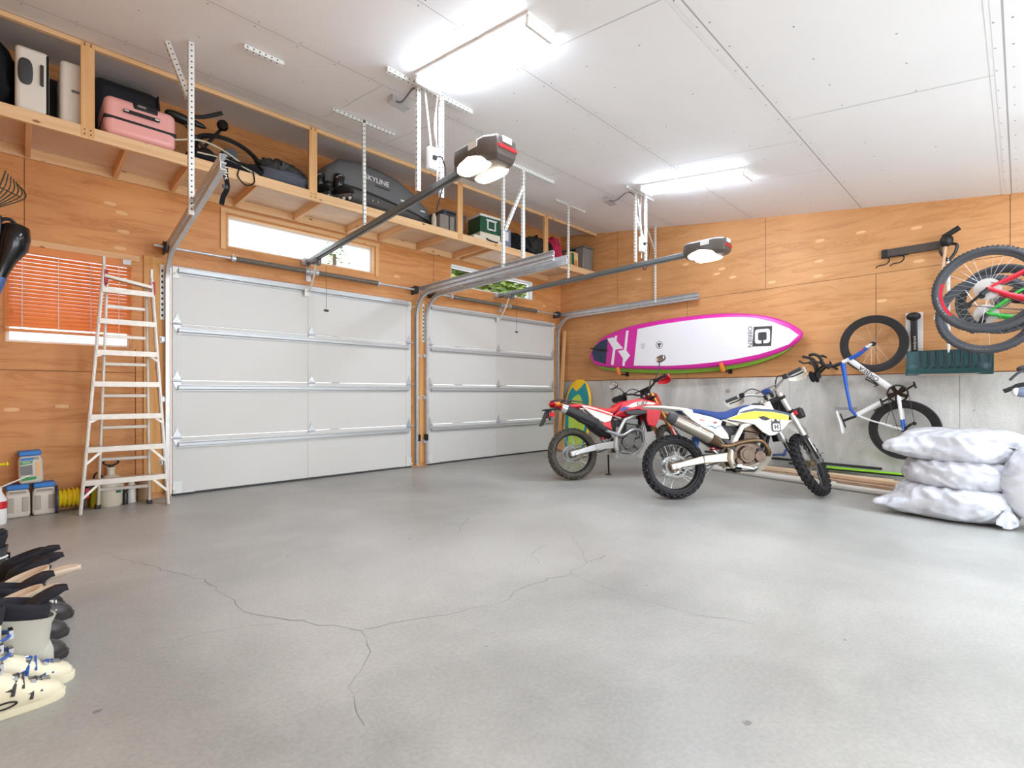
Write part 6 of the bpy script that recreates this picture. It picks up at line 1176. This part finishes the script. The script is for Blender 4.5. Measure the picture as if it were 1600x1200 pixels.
# compressor-like black and yellow tool behind the ladder foot
t = thing('pressure_sprayer', 'black and yellow hand tool with red parts behind the left ladder leg', 'tool', (-7.0, -.10, 0)); b = MB(); b.lathe([(0, 0), (.055, 0), (.06, .02), (.06, .16), (.04, .2), (0, .2)], 18, X=TR(.03, 0, 0)); b.build('tank', mat('olive_yellow', (186, 168, 30), .4), t)
b = MB(); b.ell((-.03, .0, .18), (.06, .05, .07)); b.tube(spline([(-.04, -.04, .22), (.05, -.06, .28), (.12, -.05, .22), (.1, -.03, .1), (.02, -.06, .06)]), .008); b.build('hose', MT['black'], t); b = MB(); b.box((-.05, -.05, .17), (.03, .02, .05)); b.box((-.05, -.05, .12), (.03, .02, .04)); b.build('trigger', MT['red'], t, bevel=.004)
t = thing('tank_sprayer', 'round white garden sprayer tank with black pump handle behind the ladder', 'sprayer', (-6.87, -.10, 0)); m_tank = mat('tank_ivory', (216, 208, 190), .45)
b = MB(); b.lathe([(0, .0), (.085, .0), (.098, .03), (.1, .2), (.092, .25), (.06, .285), (.032, .3), (.03, .345), (.036, .35), (.036, .37), (0, .37)], 28); b.build('tank', m_tank, t)
b = MB(); b.tube(spline([(-.05, 0, .43), (-.052, 0, .405), (0, 0, .385), (.052, 0, .405), (.05, 0, .43), (0, 0, .445)], 6, True), .008, closed=True); b.cyl((0, 0, .36), (0, 0, .39), .02, n=12); b.build('pump_handle', MT['black'], t)
b = MB(); b.tube(spline([(-.06, 0, .27), (-.1, -.03, .33), (-.13, -.02, .28), (-.12, -.02, .1)]), .007); b.build('hose', MT['black'], t); b = MB(); b.bx(.03, .066, -.1, -.085, .13, .19); b.build('label_patch', mat('label_green', (14, 104, 72), .5), t)
def bottle(x, y, prof, m, label, capm=None, n=20):
    t = thing('bottle', label, 'bottle', (x, y, 0)); b = MB(); b.lathe(prof, n); b.build('bottle_body', m, t)
    b = MB(); h = prof[-1][1]; b.lathe([(0, h), (.022, h), (.022, h + .035), (0, h + .035)], 14); b.build('cap', capm or m, t)
bottle(-6.765, -.15, [(0, 0), (.02, 0), (.021, .11), (.012, .13), (0, .13)], mat('dark_bottle', (36, 28, 26), .3), 'small dark bottle in front of the white sprayer tank')
bottle(-6.705, -.07, [(0, 0), (.034, 0), (.034, .17), (.022, .2), (0, .2)], MT['white'], 'white cylinder bottle right of the sprayer tank')
bottle(-6.60, -.06, [(0, 0), (.055, 0), (.056, .19), (.02, .21), (0, .21)], mat('clear_jug', (176, 148, 116), .2, alpha=.75), 'clear dusty jug with black cap by the right ladder leg', MT['black'])
t = thing('yellow_lever', 'yellow handle poking in at the left frame edge beside the top jug', 'tool', (-7.62, -.16, .47)); b = MB(); b.tube([(-.1, 0, 0), (.035, 0, .005)], .012); b.ell((.042, 0, .006), (.012, .02, .02)); b.build('handle', MT['yellow'], t); b = MB(); b.tube([(-.06, 0, -.47), (-.06, 0, 0)], .012); b.build('shaft', MT['yellow'], t)
t = thing('white_rod', 'thin white rod slanting in front of the stacked jug', 'rod', (-7.5, -.3, .3)); b = MB(); b.tube([(-.16, -.02, -.02), (.06, .02, .075)], .006); b.build('rod_shaft', MT['white'], t); b = MB(); b.tube([(-.16, -.02, -.02), (-.2, -.02, -.3)], .006); b.build('rod_stand', MT['white'], t)
t = thing('spray_bottle', 'white and red bottle cut by the left frame edge', 'bottle', (-7.625, -.35, 0)); b = MB(); b.lathe([(0, 0), (.045, 0), (.05, .03), (.05, .2), (.02, .27), (.02, .3), (0, .3)], 18); b.build('bottle_body', MT['white'], t); b = MB(); b.lathe([(.0508, .13), (.0508, .19)], 18); b.build('label_patch', MT['red'], t)
# ------------------------------------------------------------------ tools hanging on the left wall
t = thing('leaf_rake', 'spring-tined leaf rake hanging head-up at the upper left edge', 'rake', (-7.66, -1.45, 2.36)); b = MB()
for k in range(7):
    a = -.5 + .17 * k; b.tube(spline([(0, -.02 + .01 * k, -.05), (.06 + .02 * k, -.06 + .03 * k, .1), (.09 + .012 * k, -.1 + .05 * k, .2)]), .004, 6)
b.bar((.06, -.04, .1), (.16, .1, .1), .01, .004); b.build('tine', mat('rake_green', (40, 52, 40), .5), t); b = MB(); b.tube([(0, 0, -.05), (-.12, -.02, -.9), (-.31, -.02, -.95)], .014); b.build('handle', MT['brown'], t)
t = thing('garden_blower', 'shiny black bundle with a blue tube hanging at the left edge', 'tool', (-7.60, -1.35, 2.0)); b = MB()
b.rings([[V((x + r * math.cos(a) * 1.0, r * 1.1 * math.sin(a), z)) for a in [2 * PI * k / 14 for k in range(14)]] for x, z, r in ((.07, .26, .045), (.075, .24, .075), (.07, .16, .085), (.06, .08, .08), (.03, .0, .055), (.0, -.1, .04), (-.03, -.2, .035))]); b.build('tool_body', MT['black_gloss'], t, smooth=60)
b = MB(); b.tube(spline([(-.01, 0, .15), (.0, -.02, .26), (.05, -.02, .285), (.09, 0, .24)]), .012); b.build('carry_loop', MT['black'], t)
b = MB(); b.tube([(.0, -.01, -.12), (-.07, -.02, -.36), (-.1, -.02, -.5)], [.036, .034, .03], 14); b.build('nozzle_tube', mat('tube_blue', (66, 96, 150), .4), t)
b = MB(); b.box((-.03, -.02, .22), (.08, .06, .16)); b.build('bracket', MT['black'], t, bevel=.01)
b = MB(); b.bar((-.36, 0, .16), (.02, 0, .16), .03, .03); b.build('wall_hook', MT['black'], t)
# ------------------------------------------------------------------ ski boots along the left wall (toes towards the room)
m_crm = mat('boot_cream', (222, 214, 186), .35)
def ring_el(cx, cz, rx, ry, tilt=0, n=18, p=.8):
    out = []
    for k in range(n):
        a = 2 * PI * k / n; u = math.copysign(abs(math.cos(a)) ** p, math.cos(a)) * rx; v = math.copysign(abs(math.sin(a)) ** p, math.sin(a)) * ry
        out.append(V((cx + u * math.cos(tilt), v, cz + u * math.sin(tilt))))
    return out
def ski_boot(x, y, rz, label, shell, cuff, liner, buckle, group, tall=1.0, lean=.18, sole=None, name='ski_boot', cat='ski boot', flare=0, cx=-.055, rx=.082, tg=None):
    """x, y: middle of the sole; local +x is the toe"""
    t = thing(name, label, cat, (x, y, 0), rz, group)
    b = MB(); b.rings([[V((px, py, z)) for px, py in outl] for z, outl in ((0, [(q[0] * .97, q[1] * .95) for q in SOLE]), (.008, SOLE), (.026, SOLE), (.03, [(q[0] * .95, q[1] * .9) for q in SOLE]))]); b.build('sole', sole or shell, t)
    # lower shell: rings marching from toe to heel
    secs = [(.148, .018, .03, .022), (.135, .034, .036, .04), (.105, .045, .043, .058), (.06, .049, .052, .074), (.015, .046, .07, .1), (-.03, .043, .085, .12), (-.075, .042, .085, .12), (-.115, .04, .08, .115), (-.14, .03, .07, .09), (-.15, .012, .06, .05)]
    b = MB(); rings = []
    for px, w, zc, hh in secs:
        rings.append([V((px, w * math.copysign(abs(math.cos(a)) ** .7, math.cos(a)), max(.026, zc + hh * .62 * math.copysign(abs(math.sin(a)) ** .8, math.sin(a))))) for a in [2 * PI * k / 16 for k in range(16)]])
    b.rings(rings); b.build('lower_shell', shell, t, smooth=50)
    c0 = V((cx, 0, .1)); d = V((math.sin(lean), 0, math.cos(lean))); hgt = .2 * tall
    b = MB(); rings = []
    for q, r in ((0, .96), (.3, 1.0), (.7, 1.04), (1.0, 1.08 + flare), (1.0, .98 + flare), (.75, .9)):
        c = c0 + d * (hgt * q); rings.append([V((v.x, v.y, v.z)) for v in ring_el(c.x, c.z, rx * r, .058 * r, .1 if q < 1 else .22)])
    b.rings(rings); co = b.build('cuff', cuff, t, smooth=50)
    b = MB(); rings = []
    for q, r in ((.8, .86), (1.05, .98), (1.25, 1.04), (1.36, .98), (1.38, .86), (1.28, .74), (1.0, .6)):
        c = c0 + d * (hgt * q); rings.append(ring_el(c.x, c.z, .08 * r, .056 * r, .3))
    b.rings(rings); b.build('liner', liner, t, smooth=60)
    tx, tz = tg or (.05, .085); b = MB(); tp = c0 + d * (hgt * 1.0); dirn = V((tx, 0, tz * .6)).normalized(); nrm = V((-dirn.z, 0, dirn.x)) * (1 if tx > 0 else -1)
    for k in (0, .15, .35, .55, .75, .9, .98, 1.0):
        cc = tp + V((.0 + k * (tx + .03), 0, .01 + tz * math.sin(k * PI / 2))); w_ = (.05 - .012 * k) * (1 if k < .8 else max(.15, 1 - ((k - .8) / .2) ** 2 * .85)); h_ = (.02 - .004 * k) * (1 if k < .9 else .6)
        b.rings_ = getattr(b, 'rings_', []) + [[cc + V((0, w_ * math.cos(a), 0)) + nrm * (h_ * math.sin(a) + .012 * math.cos(a) ** 2) for a in [2 * PI * q / 14 for q in range(14)]]]
    b.rings(b.rings_); b.build('tongue', liner, t, smooth=60)
    if shell is m_crm:
        for sy in (-1, 1): o = MB(); o.tube(spline([(-.005 + .03 * math.cos(k * PI / 4), sy * (.049 + .002 * math.cos(k)), .05 + .009 * math.sin(k * PI / 4)) for k in range(8)], 3, True), .003, 6, True); o.build('vent_rim', MT['black'], t)
        o = MB(); o.bar((.06, -.012, .098), (.115, -.01, .078), .006, .003); o.bar((.06, .012, .098), (.115, .01, .078), .006, .003); o.build('ridge', MT['grey'], t)
    for px, zz in ((.075, .078), (.03, .108)):
        o = MB(); o.tube(spline([(px - .015, -.05, zz - .035), (px - .008, -.035, zz - .002), (px, 0, zz + .014), (px + .008, .035, zz - .002), (px + .012, .05, zz - .03)]), .0055, 6); o.bar((px - .02, -.046, zz - .018), (px - .004, -.004, zz + .018), .024, .008); o.bar((px + .012, -.046, zz - .02), (px + .016, .0, zz + .014), .006, .006); o.bar((px - .012, .004, zz + .017), (px + .002, .044, zz - .006), .022, .007, mi=1); o.box((px - .006, -.02, zz + .012), (.012, .02, .012), 1); o.build('buckle', [buckle, MT['chrome']], t)
    for q in (.35, .75):
        c = c0 + d * (hgt * q); r = ring_el(c.x, c.z, .09, .064, .1); o = MB(); o.tube(r[-4:] + r[:5], .0055, 6); e = r[0]; o.box((e.x + .002, e.y, e.z), (.012, .04, .03), 1); o.build('buckle', [buckle, MT['chrome']], co)
    return t
SOLE = [(.158, 0), (.152, .022), (.13, .036), (.08, .042), (.0, .034), (-.06, .034), (-.12, .036), (-.15, .03), (-.16, 0), (-.15, -.03), (-.12, -.036), (-.06, -.034), (0, -.034), (.08, -.042), (.13, -.036), (.152, -.022)]
m_gsh = mat('boot_grey_shell', (186, 182, 170), .4); m_dk = mat('boot_dark', (52, 48, 46), .4); m_bl = mat('buckle_blue', (36, 84, 164), .4); m_lin = mat('liner_black', (28, 28, 36), .85); m_lt = mat('liner_tan', (208, 190, 168), .8)
gB = 'ski boots along the left wall'
ski_boot(-7.548, -3.885, .12, 'nearest cream ski boot with dark buckles, at the lower left corner', m_crm, m_crm, m_lin, MT['dark_grey'], gB, .8, .0, cx=-.1, rx=.07)
ski_boot(-7.515, -3.76, .12, 'cream ski boot with blue buckles, just behind the nearest one', m_crm, m_crm, m_lin, m_bl, gB, .8, .0, cx=-.11, rx=.066)
ski_boot(-7.565, -3.64, PI, 'pale grey ski boot with heel to the room, behind the cream pair', m_gsh, m_gsh, m_lin, MT['dark_grey'], gB, .72, -.05, flare=.12, tg=(-.16, .06))
ski_boot(-7.52, -3.52, .05, 'dark ski boot with blue buckles and tan tongue, nearest of the dark boots', m_dk, m_dk, m_lt, m_bl, gB, .72, .3, tg=(.13, .035))
ski_boot(-7.595, -3.40, PI, 'pale grey ski boot with heel to the room, farther of the grey two', m_gsh, m_gsh, m_lin, MT['dark_grey'], gB, .72, -.05, flare=.12, tg=(-.16, .06))
ski_boot(-7.505, -3.28, .05, 'dark ski boot whose long tan tongue leans farthest into the room', m_dk, m_dk, m_lt, MT['white'], gB, .78, .34, tg=(.17, .03))
ski_boot(-7.475, -3.05, .05, 'dark ski boot with white buckles and black glossy tongue, nearer of the black-tongued two', m_dk, m_dk, m_lin, MT['white'], gB, .75, .3, tg=(.1, .05))
ski_boot(-7.50, -2.88, .0, 'black ski boot with glossy black tongue, farther of the black-tongued two', MT['black'], m_lin, m_lin, MT['dark_grey'], gB, .75, .3, tg=(.12, .05))
ski_boot(-7.60, -2.55, .0, 'charcoal boot with white flashes by the left frame edge', MT['dark_grey'], MT['dark_grey'], m_lin, MT['white'], gB, .85, .12)
ski_boot(-7.66, -1.95, .0, 'grey boot with blue liner peeking in at the left edge, farthest of the row', MT['grey'], MT['grey'], mat('liner_blue', (54, 66, 92), .8), MT['black'], gB, .85, .1)
# ------------------------------------------------------------------ camera
cam = bpy.data.cameras.new('camera'); co = bpy.data.objects.new('camera', cam); COL.objects.link(co)
cam.sensor_fit = 'HORIZONTAL'; cam.sensor_width = 36; cam.lens = F_ / 1600 * 36; cam.shift_y = (CY - 600) / 1600; cam.clip_start = .05
co.location = (CX0, CY0, CZ0); co.rotation_euler = (PI / 2, 0, -YAW)
sc = bpy.context.scene; sc.camera = co
# ------------------------------------------------------------------ daylight and added fill light
w = bpy.data.worlds.new('daylight'); sc.world = w; w.use_nodes = True
w.node_tree.nodes['Background'].inputs[0].default_value = (.88, .94, 1, 1); w.node_tree.nodes['Background'].inputs[1].default_value = 1.3
al = bpy.data.lights.new('added_fill_back_opening', 'AREA'); al.shape = 'RECTANGLE'; al.size = 6.6; al.size_y = 2.2; al.energy = 85; al.color = (.88, .95, 1)  # fill lamp added behind the back opening, tilted up to brighten the ceiling
ao = bpy.data.objects.new('added_fill_back_opening', al); COL.objects.link(ao); ao.location = (-4, -9.1, 1.35); ao.rotation_euler = (PI / 2 + .30, 0, 0)
sc.view_settings.view_transform = 'Standard'; sc.view_settings.look = 'None'; sc.view_settings.exposure = 1.15; sc.view_settings.gamma = 1; sc.view_settings.use_curve_mapping = False
sc.cycles.max_bounces = 14; sc.cycles.diffuse_bounces = 6; sc.cycles.transparent_max_bounces = 16; sc.cycles.sample_clamp_indirect = 8
